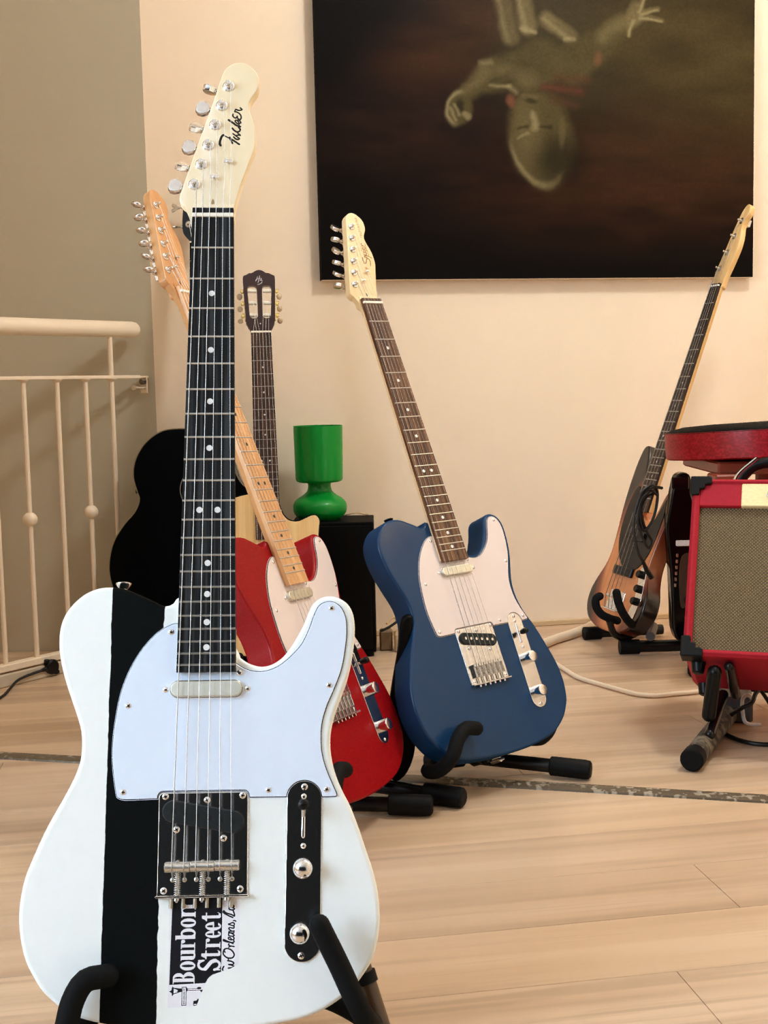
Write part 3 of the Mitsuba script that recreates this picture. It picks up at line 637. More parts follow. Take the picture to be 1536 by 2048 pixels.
    # strap button on the upper shoulder
    m = lathe([(0, -1), (4.2, -1), (3.6, 1), (3.8, 2.5), (6.6, 5.6), (7.8, 7.6), (7.8, 8.6), (6.6, 9.2), (3.4, 8.2), (0, 8.0)], 24); m.apply_transform(trimesh.transformations.rotation_matrix(-math.pi / 2, [1, 0, 0])); m.apply_scale(MM); m.apply_translation(P3(-86, 389.5, -34)); put('strap_button', m, strap, M, t)
    return t, hd, pg

principled('m_pickup_black', c(34, 38, 39), 0.5, 0.15)
principled('m_slot_brown', c(168, 142, 98), .6, .2)
principled('m_pole', c(40, 42, 42), 0.35, 0.5, metal=0.5)
MAPLE = (c(244, 226, 188), c(226, 202, 158))
principled('m_maple_pale', proc(grain(c(244, 224, 184), c(250, 234, 202), 60, 7, MWG[:3], 1.0)), 0.4, 0.4)
principled('m_maple_blue', proc(grain(c(228, 194, 142), c(238, 208, 160), 60, 7, MBG[:3], 2.0)), 0.35, 0.45, coat=.3)
principled('m_maple_amber', proc(grain(c(196, 138, 84), c(212, 158, 104), 70, 8, MRG[:3], 3.0)), 0.22, 0.5, coat=.6)
principled('m_maple_board', proc(grain(c(204, 148, 92), c(222, 172, 116), 90, 9, MRG[:3], 6.0)), 0.25, 0.5, coat=.4)
principled('m_ebony', proc(grain(c(18, 19, 20), c(48, 50, 52), 420, 9, MWG[:3], 4.0, (.42, .72))), 0.55, 0.15)
principled('m_rosewood', proc(grain(c(66, 38, 22), c(120, 82, 52), 480, 14, MBG[:3], 5.0, (.40, .68))), 0.55, 0.3)

# white guitar: black racing stripe painted along the body (edge slightly rough)
toW = local_fn(MWG[:3])
def stripe_mask(p, n, uv):
    x, u, h = toW(p)
    e = (fbm(u * 160.0, h * 160.0, 1.0, 2) - .5) * .0016 + (noise(u * 26.0, 3.0, 0.0) - .5) * .001
    return smoothstep(-.0929, -.0923, x + e * .6) * smoothstep(-.0412, -.0420, x + e * 1.2)
def stripe_fleck(p, n, uv): return mix(c(4, 5, 6), c(12, 16, 16), fbm(p.x * 900, p.y * 900, p.z * 900, 2))
bsdf('m_body_white', {'type': 'blendbsdf', 'weight': proc(stripe_mask),
     'a': {'type': 'principled', 'base_color': rgb(c(243, 248, 245)), 'roughness': .3, 'specular': .4},
     'b': {'type': 'principled', 'base_color': proc(stripe_fleck), 'roughness': .6, 'specular': .06}}, True)
def blue_flake(p, n, uv):
    f = cell_rand(p.x * 2600, p.y * 2600, p.z * 2600)
    return mix(c(6, 46, 82), c(30, 82, 124), smoothstep(.6, 1.0, f) * .5)
principled('m_body_blue', proc(blue_flake), 0.5, 0.05, coat=1.0, coatg=.995)
def red_flake(p, n, uv):
    f = cell_rand(p.x * 1500, p.y * 1500, p.z * 1500)
    return mix(c(138, 3, 12), c(190, 50, 52), smoothstep(.9, 1.0, f) * .7)
principled('m_body_red', proc(red_flake), 0.45, 0.05, coat=.8, coatg=.985)

W, WH, WG = electric('electric_guitar', 'white electric guitar with a broad black stripe and street-sign sticker, nearest the camera', MWG, 'm_body_white', 'm_maple_pale', 'm_ebony', 'm_maple_pale', 'm_dot_white', 22, 'm_guard_white', 'barrel', 'dome', 'kidney',
                     rots=[.15, .9, .2, .8, .1, 1.35], detail=True, slotm='m_slot_brown')

Bg, BH, BG_ = electric('electric_guitar', 'dark blue electric guitar with white pickguard and brown fretboard leaning before the cream wall', MBG, 'm_body_blue', 'm_maple_blue', 'm_rosewood', 'm_maple_blue', 'm_dot_white', 21, 'm_guard_cream', 'six', 'barrel', 'kidney',
                       rots=[1.3, .7, 1.0, .5, 1.1, .6], sw=(93, 612, 9), strap='m_black_gloss', rdot=2.9)
Rg, RH, RG_ = electric('electric_guitar', 'sparkling red electric guitar with amber maple neck, half hidden behind the white guitar', MRG, 'm_body_red', 'm_maple_amber', 'm_maple_board', 'm_maple_amber', 'm_dot_black', 21, 'm_guard_cream', 'six', 'barrel', 'oval',
                       rots=[1.1, .9, 1.4, 1.2, 1.5, 1.0], sw=(93, 612, 9), rdot=2.6)

# --- headstock lettering of the white guitar (drawn as pen strokes)
F = [([(6.3, -84.2), (5.4, -86), (6, -90.5), (7.7, -95.1), (9, -96.3)], 2.4), ([(9, -96.3), (12.9, -94), (16.3, -92.1)], 1.3), ([(16.3, -92.1), (17.4, -89.6), (18.8, -86.8)], 1.9), ([(15.9, -93.6), (17.7, -90.8)], 2.0), ([(17.7, -91.4), (21.2, -89.1), (26, -85.6)], 1.9),
     ([(20.1, -94.1), (22.3, -91.9), (25.0, -91.2), (26, -92.2)], 1.7), ([(26, -92.4), (22.1, -95.7), (19.2, -98.0)], 1.5), ([(22.1, -95.7), (24.4, -96.3), (27, -96.2)], 1.6), ([(27, -96.4), (24, -99)], 1.4),
     ([(18.6, -104.4), (19.4, -103.0), (20.9, -101.6), (22.8, -100.2), (25.2, -100.4), (26.7, -101.8), (26.9, -103.3), (25.2, -105.2)], 1.8), ([(14.4, -114.1), (18.9, -110.9), (23.4, -107.5), (26.9, -106.4)], 2.1),
     ([(25.8, -106.8), (25.4, -109), (24.7, -112.3), (22.4, -114), (21.3, -113.2), (22.4, -111.2), (24.4, -109.6), (27.4, -110.8)], 1.5), ([(27.5, -111.3), (26.1, -113.2), (24.4, -114.8)], 1.5),
     ([(19, -120.9), (18.8, -118.9), (20.4, -117), (22.2, -116.4), (23.5, -118.6)], 1.5), ([(23.5, -118.6), (23.8, -116.6), (25.2, -115), (27, -114.9), (27.8, -117.1), (26.9, -120.4), (24.4, -122.8), (20.9, -124.2)], 1.5), ([(20.8, -124.2), (22.0, -126.8), (22.9, -126.4), (24.2, -125.6), (28.6, -126.4), (26.7, -128.4)], 1.5)]
g = unary_union([stroke(p, w) for p, w in F])
put('name_script', prism(affinity.affine_transform(g, [MM, 0, 0, -MM, 0, 0]), -8.05 * MM, -7.85 * MM), 'm_decal_black', MWG, WH, smooth=False, label='handwritten black script on the headstock')

# --- lettering of the blue guitar's headstock
def script_along(parent, M, strokes, o, ang, s, h, mat, name, label):
    """strokes in their own x (reading), y (up) units; o = (x, d) of the origin; ang = degrees of the reading direction from +x towards the nut side up."""
    g = unary_union([stroke(p, w, .6) for p, w in strokes])
    g = affinity.scale(g, s, s, origin=(0, 0)); g = affinity.rotate(g, ang, origin=(0, 0)); g = affinity.translate(g, o[0], -o[1]); g = affinity.scale(g, MM, MM, origin=(0, 0))
    put(name, prism(g, (h - .05) * MM, (h + .15) * MM), mat, M, parent, smooth=False, label=label)
def up(P): return [(x, -d) for x, d in P]
SQ = [([(17.0, -92.6), (16.0, -88), (17.4, -82.6), (20.4, -81.4), (23.0, -85), (25.4, -90), (28.6, -91.8), (31.6, -88.0), (31.4, -82), (29.4, -77)], 1.7), ([(27, -97.6), (22.6, -96.4), (23.0, -93.2), (27.6, -93.6)], 1.5), ([(22.8, -95.2), (30, -96.6), (38.2, -92.6)], 1.5),
      ([(22.8, -99.6), (28, -98.6), (29.6, -100.6), (28.0, -102.8), (22.8, -103.2)], 1.5), ([(28.0, -102.8), (30.2, -103.4)], 1.4), ([(23.6, -105.8), (29.6, -106.2), (30.4, -107.8)], 1.5), ([(20.6, -106.2), (20.0, -106.4)], 1.6),
      ([(27.4, -109), (26.2, -113), (23.8, -112.6), (23.6, -109.8), (27.4, -108.6), (30.4, -111), (29.8, -114.2)], 1.4), ([(23.8, -116.2), (30.4, -116.4)], 1.4), ([(26.6, -116.8), (23.8, -120), (25.4, -121.6)], 1.4), ([(33.4, -97), (32.8, -112), (33, -121)], .9)]
g = affinity.scale(unary_union([stroke(up(p), w, .6) for p, w in SQ]), MM, MM, origin=(0, 0))
put('name_script', prism(g, -8.05 * MM, -7.82 * MM), 'm_decal_gold', MBG, BH, smooth=False, label='gold script name on the headstock')
tm = meshkit.text_mesh('TELECASTER', 4.4, .2)
tm.apply_scale([1.08, 1, 1]); tm.apply_transform(trimesh.transformations.rotation_matrix(math.radians(89), [0, 0, 1])); tm.apply_translation([32.4, 132.2, -8.0]); tm.apply_scale(MM)
put('model_lettering', tm, 'm_decal_gold', MBG, BH, smooth=False, label='small gold capitals')
g = affinity.scale(unary_union([stroke(up(p), w, .6) for p, w in [([(12.6, -66.4), (18.6, -66.8)], 1.2), ([(15.6, -66.6), (15.6, -69.2), (18.6, -69.0), (18.4, -66.8)], 1.1), ([(15.8, -71.2), (18.4, -71.6)], 1.1), ([(15.8, -74), (19, -72), (22.6, -70.8)], 1.1)]]), MM, MM, origin=(0, 0))
put('by_lettering', prism(g, -8.05 * MM, -7.82 * MM), 'm_decal_gold', MBG, BH, smooth=False)

# --- torn street sticker below the white guitar's bridge
def SL(zx, zy):      # sticker drawing units -> (x, u) metres
    return ((-29.5 + (zx - 160) / 830 * 46.8) * MM, -(685.5 + (zy - 140) * .0549) * MM)
def sgeom(fn): return shapely.transform(fn, lambda a: np.array([SL(x, y) for x, y in a]))
st = thing('torn_sticker', 'torn black and white street sticker reading Bourbon Street below the bridge of the white guitar', 'sticker')
SH = -11 * MM
tear = [(1268, 1112), (1200, 1156), (1120, 1198), (1050, 1214), (960, 1240), (850, 1275), (800, 1305), (768, 1340), (735, 1400), (700, 1490), (650, 1630), (590, 1765)]
paper = Polygon([(130, 30), (1270, 30)] + tear + [(130, 1785)])
put('paper', prism(sgeom(paper), SH, SH + .00018), 'm_sticker_white', MWG, st, smooth=False)
black = Polygon([(176, 30), (990, 30), (980, 1240)] + [q for q in tear if 735 <= q[0] < 980] + [(722, 1408), (150, 1424)])
put('black_panel', prism(sgeom(black), SH + .00016, SH + .0003), 'm_sticker_black', MWG, st, smooth=False)
E_ = lambda cx, cy, rx, ry: affinity.scale(Point(0, 0).buffer(1, 24), rx, ry).buffer(0) if False else affinity.translate(affinity.scale(Point(0, 0).buffer(1, 16), rx, ry), cx, cy)
def gl_o(w, h, t=.36): return E_(w / 2, h / 2, w / 2, h / 2 + 8).difference(E_(w / 2, h / 2, w * (.5 - t), h / 2 - 18))
def stem(x, y0, y1, t=62): return sbox(x, y0, x + t, y1)
def serif(x, y, w, t=16): return sbox(x, y, x + w, y + t)
def glyph(ch, w, xh, cap):
    t = min(60, w * .34)
    if ch == 'o': return gl_o(w, xh)
    if ch == 'u': return unary_union([stem(14, 40, xh, t), E_(w * .46, 52, w * .40, 60).difference(E_(w * .5, 66, w * .16, 44)).difference(sbox(-9, 70, w, 300)), stem(w - t - 14, 0, xh, t), serif(0, xh - 16, t + 10), serif(w - t - 34, xh - 16, t + 20), serif(w - t - 10, 0, t + 10)])
    if ch == 'r': return unary_union([stem(22, 0, xh, t), serif(0, 0, t + 48), serif(0, xh - 16, t + 20), E_(w - 26, xh - 36, 30, 34), sbox(t, xh - 46, w - 24, xh - 4).difference(E_(w * .55, xh - 60, w * .26, 40))])
    if ch == 'b': return unary_union([stem(16, 0, cap * .92, t), serif(0, cap * .92 - 16, t + 14), E_(w * .56, xh / 2, w * .44, xh / 2 + 6).difference(E_(w * .55, xh / 2, w * .17, xh / 2 - 24)).difference(sbox(-50, 0, 16, cap))])
    if ch == 'n': return unary_union([stem(18, 0, xh, t), serif(0, xh - 16, t + 16), serif(0, 0, t + 36), E_(w * .56, xh - 62, w * .42, 66).difference(E_(w * .5, xh - 76, w * .14, 52)).difference(sbox(-9, -50, w + 50, xh - 72)), stem(w - t - 18, 0, xh - 50, t), serif(w - t - 36, 0, t + 36)])
    if ch == 'e': return unary_union([gl_o(w, xh).difference(sbox(w * .6, xh * .18, w + 9, xh * .44)), sbox(w * .2, xh * .44, w * .84, xh * .44 + 22)])
    if ch == 't': return unary_union([stem(w * .32, 24, xh + 66, t), sbox(0, xh - 20, w, xh + 2), Polygon([(w * .32, 40), (w * .32 + t, 40), (w * .9, 34), (w * .98, 60), (w, 40), (w * .85, 2), (w * .5, -4), (w * .36, 8)]), Polygon([(w * .1, xh), (w * .34, xh), (w * .34, xh + 66)])])
    if ch == 'B':
        b = unary_union([stem(28, 0, cap, 56), serif(0, 0, 110), serif(0, cap - 16, 110)])
        for y0, y1, ww in ((0, cap * .54, w), (cap * .48, cap, w * .93)):
            m = (y0 + y1) / 2; hh = (y1 - y0) / 2
            b = b.union(E_(ww * .5, m, ww * .5, hh).union(sbox(40, y0, ww * .5, y1)).difference(E_(ww * .48, m, ww * .17, hh - 20).union(sbox(84, m - hh + 20, ww * .48, m + hh - 20))).intersection(sbox(40, y0, w + 9, y1)))
        return b
    if ch == 'S':
        p = spline([(w * .86, cap * .80), (w * .72, cap * .94), (w * .46, cap * .97), (w * .2, cap * .86), (w * .18, cap * .68), (w * .45, cap * .54), (w * .74, cap * .40), (w * .84, cap * .22), (w * .66, cap * .05), (w * .4, cap * .03), (w * .18, cap * .14), (w * .1, cap * .26)], 12)
        return unary_union([LineString(p).buffer(20, 6), LineString(p[len(p) // 3: 2 * len(p) // 3]).buffer(31, 6), sbox(w * .82, cap * .70, w * .93, cap), sbox(w * .03, 0, w * .14, cap * .32)])
def word(spec, base, xh, cap):
    out = []
    for ch, y0, y1 in spec:
        g = glyph(ch, y0 - y1, xh, cap)
        out.append(shapely.transform(g, lambda a, y0=y0: np.c_[base - a[:, 1], y0 - a[:, 0]]))
    return unary_union(out)
w1 = word([('B', 1412, 1228), ('o', 1205, 1058), ('u', 1050, 868), ('r', 862, 716), ('b', 722, 535), ('o', 522, 374), ('n', 362, 140)], 556, 232, 352)
w2 = word([('S', 1220, 1028), ('t', 1032, 892), ('r', 866, 706), ('e', 698, 576), ('e', 580, 440), ('t', 430, 288)], 966, 242, 362)
clip = paper.buffer(-3)
for nm, g in (('street_name', w1), ('street_word', w2)):
    put(nm, prism(sgeom(g.buffer(0).intersection(clip)), SH + .00028, SH + .00042), 'm_sticker_white', MWG, st, smooth=False, label='white serif lettering')
# black cursive line: (N)ew Orleans, La  in reading coordinates (r along, y up); r = 1215 - zy, y = 1188 - zx
cur = [([(0, 182), (20, 190), (60, 170)], 24), ([(34, 95), (40, 30), (56, 4), (78, 40), (90, 90)], 22), ([(90, 90), (92, 20), (110, 6), (140, 50), (152, 108)], 22), ([(152, 108), (170, 90), (180, 100)], 14),
       ([(330, 160), (270, 182), (200, 120), (196, 30), (240, 2), (310, 40), (345, 120), (322, 172), (286, 150)], 22), ([(366, 92), (380, 60), (372, 4)], 20), ([(380, 60), (404, 96), (420, 88)], 20),
       ([(420, 20), (468, 130), (488, 180), (474, 182), (440, 60), (446, 6), (470, 10)], 20), ([(478, 40), (516, 70), (520, 100), (496, 96), (480, 40), (498, 4), (530, 22)], 19), ([(590, 92), (556, 96), (538, 40), (552, 4), (586, 50), (598, 96), (592, 10), (614, 14)], 19),
       ([(616, 92), (622, 4)], 19), ([(624, 50), (664, 96), (676, 84), (668, 10), (690, 8)], 19), ([(700, 10), (734, 100), (740, 80), (756, 30), (736, 2), (706, 12)], 19), ([(786, 20), (790, 2), (776, -20)], 18),
       ([(840, 30), (880, 120), (930, 190), (950, 180), (920, 150), (880, 40), (860, 4), (900, 8), (960, 30)], 22), ([(1010, 92), (976, 92), (960, 40), (976, 4), (1006, 50), (1016, 96), (1014, 10), (1036, 20)], 20)]
g = unary_union([stroke(p, w_, 10) for p, w_ in cur])
g = shapely.transform(g, lambda a: np.c_[1192 - a[:, 1], 1215 - a[:, 0]]).intersection(clip)
put('town_script', prism(sgeom(g), SH + .00016, SH + .0003), 'm_sticker_black', MWG, st, smooth=False, label='black cursive line')
lampp = unary_union([Polygon([(200, 1470), (355, 1500), (360, 1525), (200, 1575)]).buffer(5).difference(Polygon([(214, 1484), (300, 1502), (300, 1540), (214, 1562)])), E_(300, 1512, 46, 30).difference(E_(262, 1518, 26, 18)), E_(205, 1525, 16, 72), Polygon([(150, 1530), (205, 1500), (205, 1560)]), E_(336, 1512, 26, 28),
                     sbox(430, 1490, 640, 1497), sbox(430, 1512, 640, 1520), E_(432, 1505, 14, 26), E_(630, 1486, 34, 18), Polygon([(640, 1512), (690, 1512), (668, 1556)]),
                     sbox(352, 1460, 428, 1752).difference(sbox(361, 1469, 419, 1743)),
                     Polygon([(545, 1690), (600, 1680), (612, 1655), (622, 1660), (614, 1700), (590, 1752), (545, 1756)]).buffer(4).difference(E_(570, 1740, 22, 10))]).intersection(clip)
put('street_lamp_print', prism(sgeom(lampp), SH + .00016, SH + .0003), 'm_sticker_black', MWG, st, smooth=False, label='printed black street lamp')
tm = meshkit.text_mesh('BOURBON ST', 1.55, .12, bold=True); L_ = tm.bounds[1][0] - tm.bounds[0][0]; tm.apply_scale([14.2 / L_, 1, 1])
tm.apply_transform(trimesh.transformations.rotation_matrix(math.pi / 2, [0, 0, 1])); o_ = SL(404, 1736); tm.apply_scale(MM); tm.apply_translation([o_[0], o_[1], SH + .00016])
put('street_sign_lettering', tm, 'm_sticker_black', MWG, st, smooth=False, label='tiny black capitals on the printed street sign')
# ------------------------------------------------------------------ guitar stands
def stand(M, label, end=790.0, spread=.125, arms=(), floor_frame=True, group=None, pole_to=470.0, feet=None, name='guitar_stand', gap=-64.0):
    """feet: the ends of the floor legs, in the stand's frame, each with the point where it starts (or None: the hinge)."""
    """A-frame stand. Frame of the stand: x along the guitar's right, y towards its back, z up, origin on the floor below the guitar's end."""
    M = np.asarray(M); r = M[:3, 0].copy(); r[2] = 0; r /= np.linalg.norm(r); bk = np.array([-r[1], r[0], 0])
    e = M[:3, :3] @ np.array(P3(0, end, -30)) + M[:3, 3]
    S = MW([e[0], e[1], 0], r, bk, [0, 0, 1]); Si = np.linalg.inv(S); toS = lambda q: (Si @ np.r_[(M[:3, :3] @ np.array(P3(*q)) + M[:3, 3]), 1])[:3]
    t = thing(name, label, 'guitar stand', group)
    p0, p1 = toS((0, end + 10, gap - 14)), toS((0, pole_to, gap - 14))
    hinge = np.array([0, p0[1] + .03, .03])
    put('pole', capsule([hinge, p0 + [0, .004, 0], p1], .0105, 12), 'm_tube_black', S, t)
    put('back_pad', capsule([toS((-52, pole_to + 14, gap)), toS((52, pole_to + 14, gap))], .0105, 12), 'm_foam', S, t)
    q = (p0 + p1) / 2
    put('rear_leg', capsule([q + [0, .012, 0], [0, q[1] + .05, .0125]], .0105, 12), 'm_tube_black', S, t)
    for a, b in feet or [((-spread, -.065), None), ((spread, -.065), None)]:
        a = np.array([a[0], a[1], .0165]); b = hinge + [math.copysign(.012, a[0]), .05, -.006] if b is None else np.array([b[0], b[1], .0175])
        d = (a - b) / np.linalg.norm(a - b)
        l = put('leg', tube([b, a], .0115, 14), 'm_tube_black', S, t)
        put('rubber_cap', tube([a - d * .062, a - d * .060, a - d * .004, a + d * .003, a + d * .006], np.array([.0135, .0158, .0160, .0150, .0115]), 18), 'm_rubber', S, l, smooth=35)
    for P, rr, step in arms:
        put('cradle_arm', capsule([toS(p) for p in P], rr, 14, step), 'm_foam', S, t)
    return t, S, toS

LARM = [(-20, 768, -78), (-96, 774, -79), (-136, 784, -66), (-147, 789, -26), (-144, 777, 8), (-124, 752, 13), (-102, 741, 11), (-77, 745, 6)]
tw, SW, toW_ = stand(MWG, 'black foam-armed stand holding the white guitar', arms=[
    ([(-20, 772, -80), (-96, 780, -80), (-122, 800, -62), (-125, 803, -8), (-117, 786, 13), (-112, 764, 13), (-102, 748, 11), (-84, 745, 4)], .0106, .006),
    ([(20, 772, -80), (110, 780, -80), (152, 798, -58), (153, 795, -10), (142, 776, 12), (124, 738, 17), (107, 704, 22)], .0098, .006)])
principled('m_tube_brown', c(62, 46, 30), 0.3, 0.5)
put('side_tube', capsule([toW_((140, 736, -78)), toW_((172, 836, -82)), toW_((178, 856, -84))], .0112, 14), 'm_tube_brown', SW, tw, label='bronze side tube')
put('joint_ring', tube([toW_((147, 758, -78.8)), toW_((150, 768, -79.2))], .0135, 16), 'm_rubber', SW, tw)
tb, SB, toB_ = stand(MBG, 'black folding stand holding the blue guitar, rubber foot pointing right', feet=[((.125, -.065), None), ((-.03, .15), None)], arms=[(LARM, .0112, .006), ([(20, 768, -80), (92, 776, -80), (134, 784, -76), (158, 768, -72), (164, 744, -71)], .0135, .006)])
_r = MRG[:3, 0].copy(); _r[2] = 0; _r /= np.linalg.norm(_r); _e = MRG[:3, :3] @ np.array(P3(0, 790, -30)) + MRG[:3, 3]
_inR = lambda x, y: (float((np.array([x, y]) - _e[:2]) @ _r[:2]), float((np.array([x, y]) - _e[:2]) @ np.array([-_r[1], _r[0]])))
RFEET = [(_inR(.058, 1.836), _inR(-.17, 1.86)), (_inR(.108, 1.868), _inR(-.14, 1.99))]
tr, SR, toR_ = stand(MRG, 'black stand under the red guitar with its rubber foot beside the white guitar', feet=RFEET, arms=[(LARM, .0112, .006), ([(20, 768, -80), (92, 776, -80), (134, 784, -76), (158, 768, -72), (164, 744, -71)], .0135, .006)])
put('clamp', join([tube([toB_((15, 800, -84)), toB_((15, 800, -62))], .004, 10), tube([toB_((9, 800, -62)), toB_((21, 800, -62))], .003, 8)]), 'm_chrome', SB, tb)
for T_, S_, f_ in ((tr, SR, toR_),):
    put('clamp', join([tube([f_((15, 806, -84)), f_((15, 806, -62))], .004, 10)]), 'm_chrome', S_, T_)
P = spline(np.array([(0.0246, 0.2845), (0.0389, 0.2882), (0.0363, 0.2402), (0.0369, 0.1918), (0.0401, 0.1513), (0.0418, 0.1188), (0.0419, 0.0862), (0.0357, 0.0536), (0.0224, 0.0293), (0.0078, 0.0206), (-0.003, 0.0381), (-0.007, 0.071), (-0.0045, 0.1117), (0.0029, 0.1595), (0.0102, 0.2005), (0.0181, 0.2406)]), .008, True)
put('side_shade_board', slab(P, -.011, .011, .005, 3), 'm_black_wood', MW([0, 1.945, 0], [1, 0, 0], [0, 0, 1], [0, -1, 0]), tr, label='flat black stand board between the red and the blue guitar, also standing in for the shaded blue side')  # black stand board, also put in for the blue body's side in shade
kb = np.array([.041, 1.936, .135])
put('wing_bolt', join([tube([kb, kb + [0, -.012, 0]], .004, 10), box(kb[0] - .009, kb[0] + .009, kb[1] - .016, kb[1] - .012, kb[2] - .004, kb[2] + .004, .001)]), 'm_nickel', None, tr)

# ------------------------------------------------------------------ acoustic instruments at the back wall
def acoustic(t, M, outline, top, depth, topm, sidem, bindm, s, wn_, we, dend, nfr, board, wood, dots, holed, holer, dotm, rosem, dot_x=0.0, nutm='m_bone', rdot=2.4, fret_w=1.8):
    P = spline(outline, 5, True)
    bd = put('body', slab(XU(P), (top - depth) * MM, (top - 2) * MM, .001, 2, .004), sidem, M, t, smooth=35)
    sb = Polygon(P).buffer(-1.6)
    if holer: sb = sb.difference(Point(0, holed).buffer(holer, 24))
    put('soundboard', prism(affinity.scale(sb, MM, -MM, origin=(0, 0)), (top - 2.2) * MM, top * MM), topm, M, bd, smooth=30)
    put('binding', prism(affinity.scale(Polygon(P).buffer(.5).difference(Polygon(P).buffer(-1.9)), MM, -MM, origin=(0, 0)), (top - 5) * MM, (top + .05) * MM), bindm, M, bd, smooth=30)
    if rosem:
        put('rosette', prism(affinity.scale(Point(0, holed).buffer(holer + 6).difference(Point(0, holed).buffer(holer + 3.5)), MM, -MM, origin=(0, 0)), top * MM, (top + .25) * MM), rosem, M, bd)
    put_neck(t, M, wood, board, s, wn_, we, dend, nfr, dots, dotm, rdot=rdot, board_h=-top - .1 if -top < 7 else 6.5, dstart=-3, depth=(14, 16), heel=outline_heel(outline), fret_w=fret_w, nutm=nutm, dot_x=dot_x)
    return bd
def outline_heel(o): return min(q[1] for q in o) + 10

principled('m_acoustic_black', c(3, 3, 4), 0.2, 0.12)
principled('m_binding_gold', c(122, 108, 78), 0.4, 0.4)
principled('m_rosette_grey', c(120, 116, 110), 0.4, 0.4)
MAB = frame((-.428, 3.035, 1.0), 0, 9)
AB = [(35, 452), (0, 450), (-50, 446), (-88, 452), (-126, 479), (-150, 520), (-155, 557), (-146, 595), (-141, 612), (-151, 640), (-177, 670), (-203, 712), (-214, 760), (-212, 798), (-190, 855), (-145, 900), (-80, 925), (0, 931), (80, 924), (140, 898), (182, 855), (200, 798), (198, 745), (182, 700), (152, 655), (132, 615), (120, 592), (102, 588), (86, 568), (72, 530), (62, 495), (50, 465)]
AB = [(x - 9 if x < -35 else x, d) for x, d in AB]
ta = thing('acoustic_bass', 'glossy black acoustic bass with pale edging standing at the wall corner behind the white guitar', 'guitar')
bd = acoustic(ta, MAB, AB, -6.0, 82, 'm_acoustic_black', 'm_acoustic_black', 'm_binding_gold', 815.0, 42, 58, 545.0, 20, 'm_black_matte', 'm_black_gloss', (3, 5, 7, 9, 12, 15), 592, 48, 'm_dot_white', 'm_rosette_grey')
put('preamp_panel', box(-.158, -.147, -.600, -.548, -.072, -.022, .002), 'm_black_plastic', MAB, bd)
for i in range(3):
    put('preamp_knob', tube([(-.157, -.556 - .017 * i, -.05), (-.166, -.556 - .017 * i, -.05)], .0055, 12), 'm_black_plastic', MAB, bd)
AH = [(-21, 4), (-22, -4), (-37, -24), (-39, -46), (-36, -90), (-31, -114), (-16, -119), (0, -115), (16, -119), (31, -114), (36, -90), (39, -46), (37, -24), (22, -4), (21, 4)]
ah = put('headstock', slab(XU(spline(AH, 4, True)), -22 * MM, -6.5 * MM, .0012, 2), 'm_black_gloss', MAB, ta)
for i, (sx_, d) in enumerate([(-1, -45), (-1, -92), (1, -45), (1, -92)]):
    tuner(ta, MAB, sx_ * 24, d, -6.5, (sx_, .02), 24, 'ear', [1.35, .5, .8, .4][i], metal='m_nickel', post_h=11, r=8, shaft_h=-20)
S = [[((-22, -22, 22, 22)[i], (-45, -92, -92, -45)[i], 1), ((-14, -5, 5, 14)[i], -1, 2.2), ((-26, -9, 9, 26)[i], 800, 5), ((-26, -9, 9, 26)[i], 806, -6)] for i in range(4)]
string_set(ta, MAB, S, [1.0, .8, .65, .5])
put('bridge', box(-.06, .06, -.815, -.79, -.0062, .003, .002), 'm_black_wood', MAB, bd)
stand(MAB, 'black stand behind the acoustic bass at the wall', end=931, spread=.1, arms=[([(-10, 946, -104), (-80, 950, -96), (-84, 948, -10), (-82, 925, 10)], .009, .01), ([(10, 946, -104), (80, 950, -96), (84, 948, -10), (82, 925, 10)], .009, .01)], pole_to=700, gap=-104)

MCL = frame((-.2685, 2.852, .776), 7, 10)
principled('m_spruce', proc(grain(c(226, 184, 122), c(236, 200, 142), 160, 3, MCL[:3], 8.0)), 0.35, 0.45, coat=.4)
principled('m_mahogany', proc(grain(c(74, 30, 16), c(104, 48, 26), 90, 8, MCL[:3], 9.0)), 0.35, 0.45, coat=.4)
principled('m_rosewood_dark', proc(grain(c(38, 22, 16), c(74, 46, 32), 480, 14, MCL[:3], 10.0, (.4, .68))), 0.5, 0.35)
principled('m_head_dark', c(42, 14, 12), 0.25, 0.5, coat=.4)
CL = [(20, 376), (0, 372), (-30, 366), (-51, 367), (-80, 376), (-112, 400), (-130, 440), (-130, 480), (-119, 520), (-124, 560), (-148, 610), (-170, 670), (-166, 740), (-130, 795), (-60, 822), (0, 826), (60, 822), (125, 797), (162, 745), (170, 690), (165, 645), (150, 595), (132, 545), (117, 505), (113, 480), (115, 449), (117, 430), (108, 418), (97, 418), (85, 423), (66, 430), (48, 427), (38, 418), (31, 404)]
CL = [(x, d if d < 600 else 600 + (d - 600) * .58) for x, d in CL]
tc = thing('classical_guitar', 'natural spruce cutaway classical guitar with slotted dark headstock in front of the cream wall', 'guitar')
bd = acoustic(tc, MCL, CL, -5.5, 72, 'm_spruce', 'm_mahogany', 'm_guard_black', 605.0, 45, 57, 470.0, 19, 'm_rosewood_dark', 'm_mahogany', (3, 5, 7, 9, 12, 15), 524, 38, 'm_dot_white', 'm_rosette_grey', dot_x=1.0, rdot=2.0)
put('bridge', box(-.08, .08, -.617, -.592, -.0056, .002, .002), 'm_rosewood_dark', MCL, bd)
principled('m_pearl', c(196, 176, 146), .35, .5)
HO = [(-22, 4), (-22.5, -3), (-25.5, -8), (-32, -21), (-33.2, -30), (-34, -52), (-35.2, -78), (-36, -104), (-35, -130), (-29, -132.4), (-22.6, -136), (-15.7, -137), (-8.6, -141.2), (0, -143.7), (8.6, -141.5), (15.7, -137), (22.6, -136), (29, -132.4), (34.5, -130), (35.5, -104), (34.5, -78), (33.6, -52), (32.6, -30), (31, -20), (25.5, -8), (22.5, -3), (22, 4)]
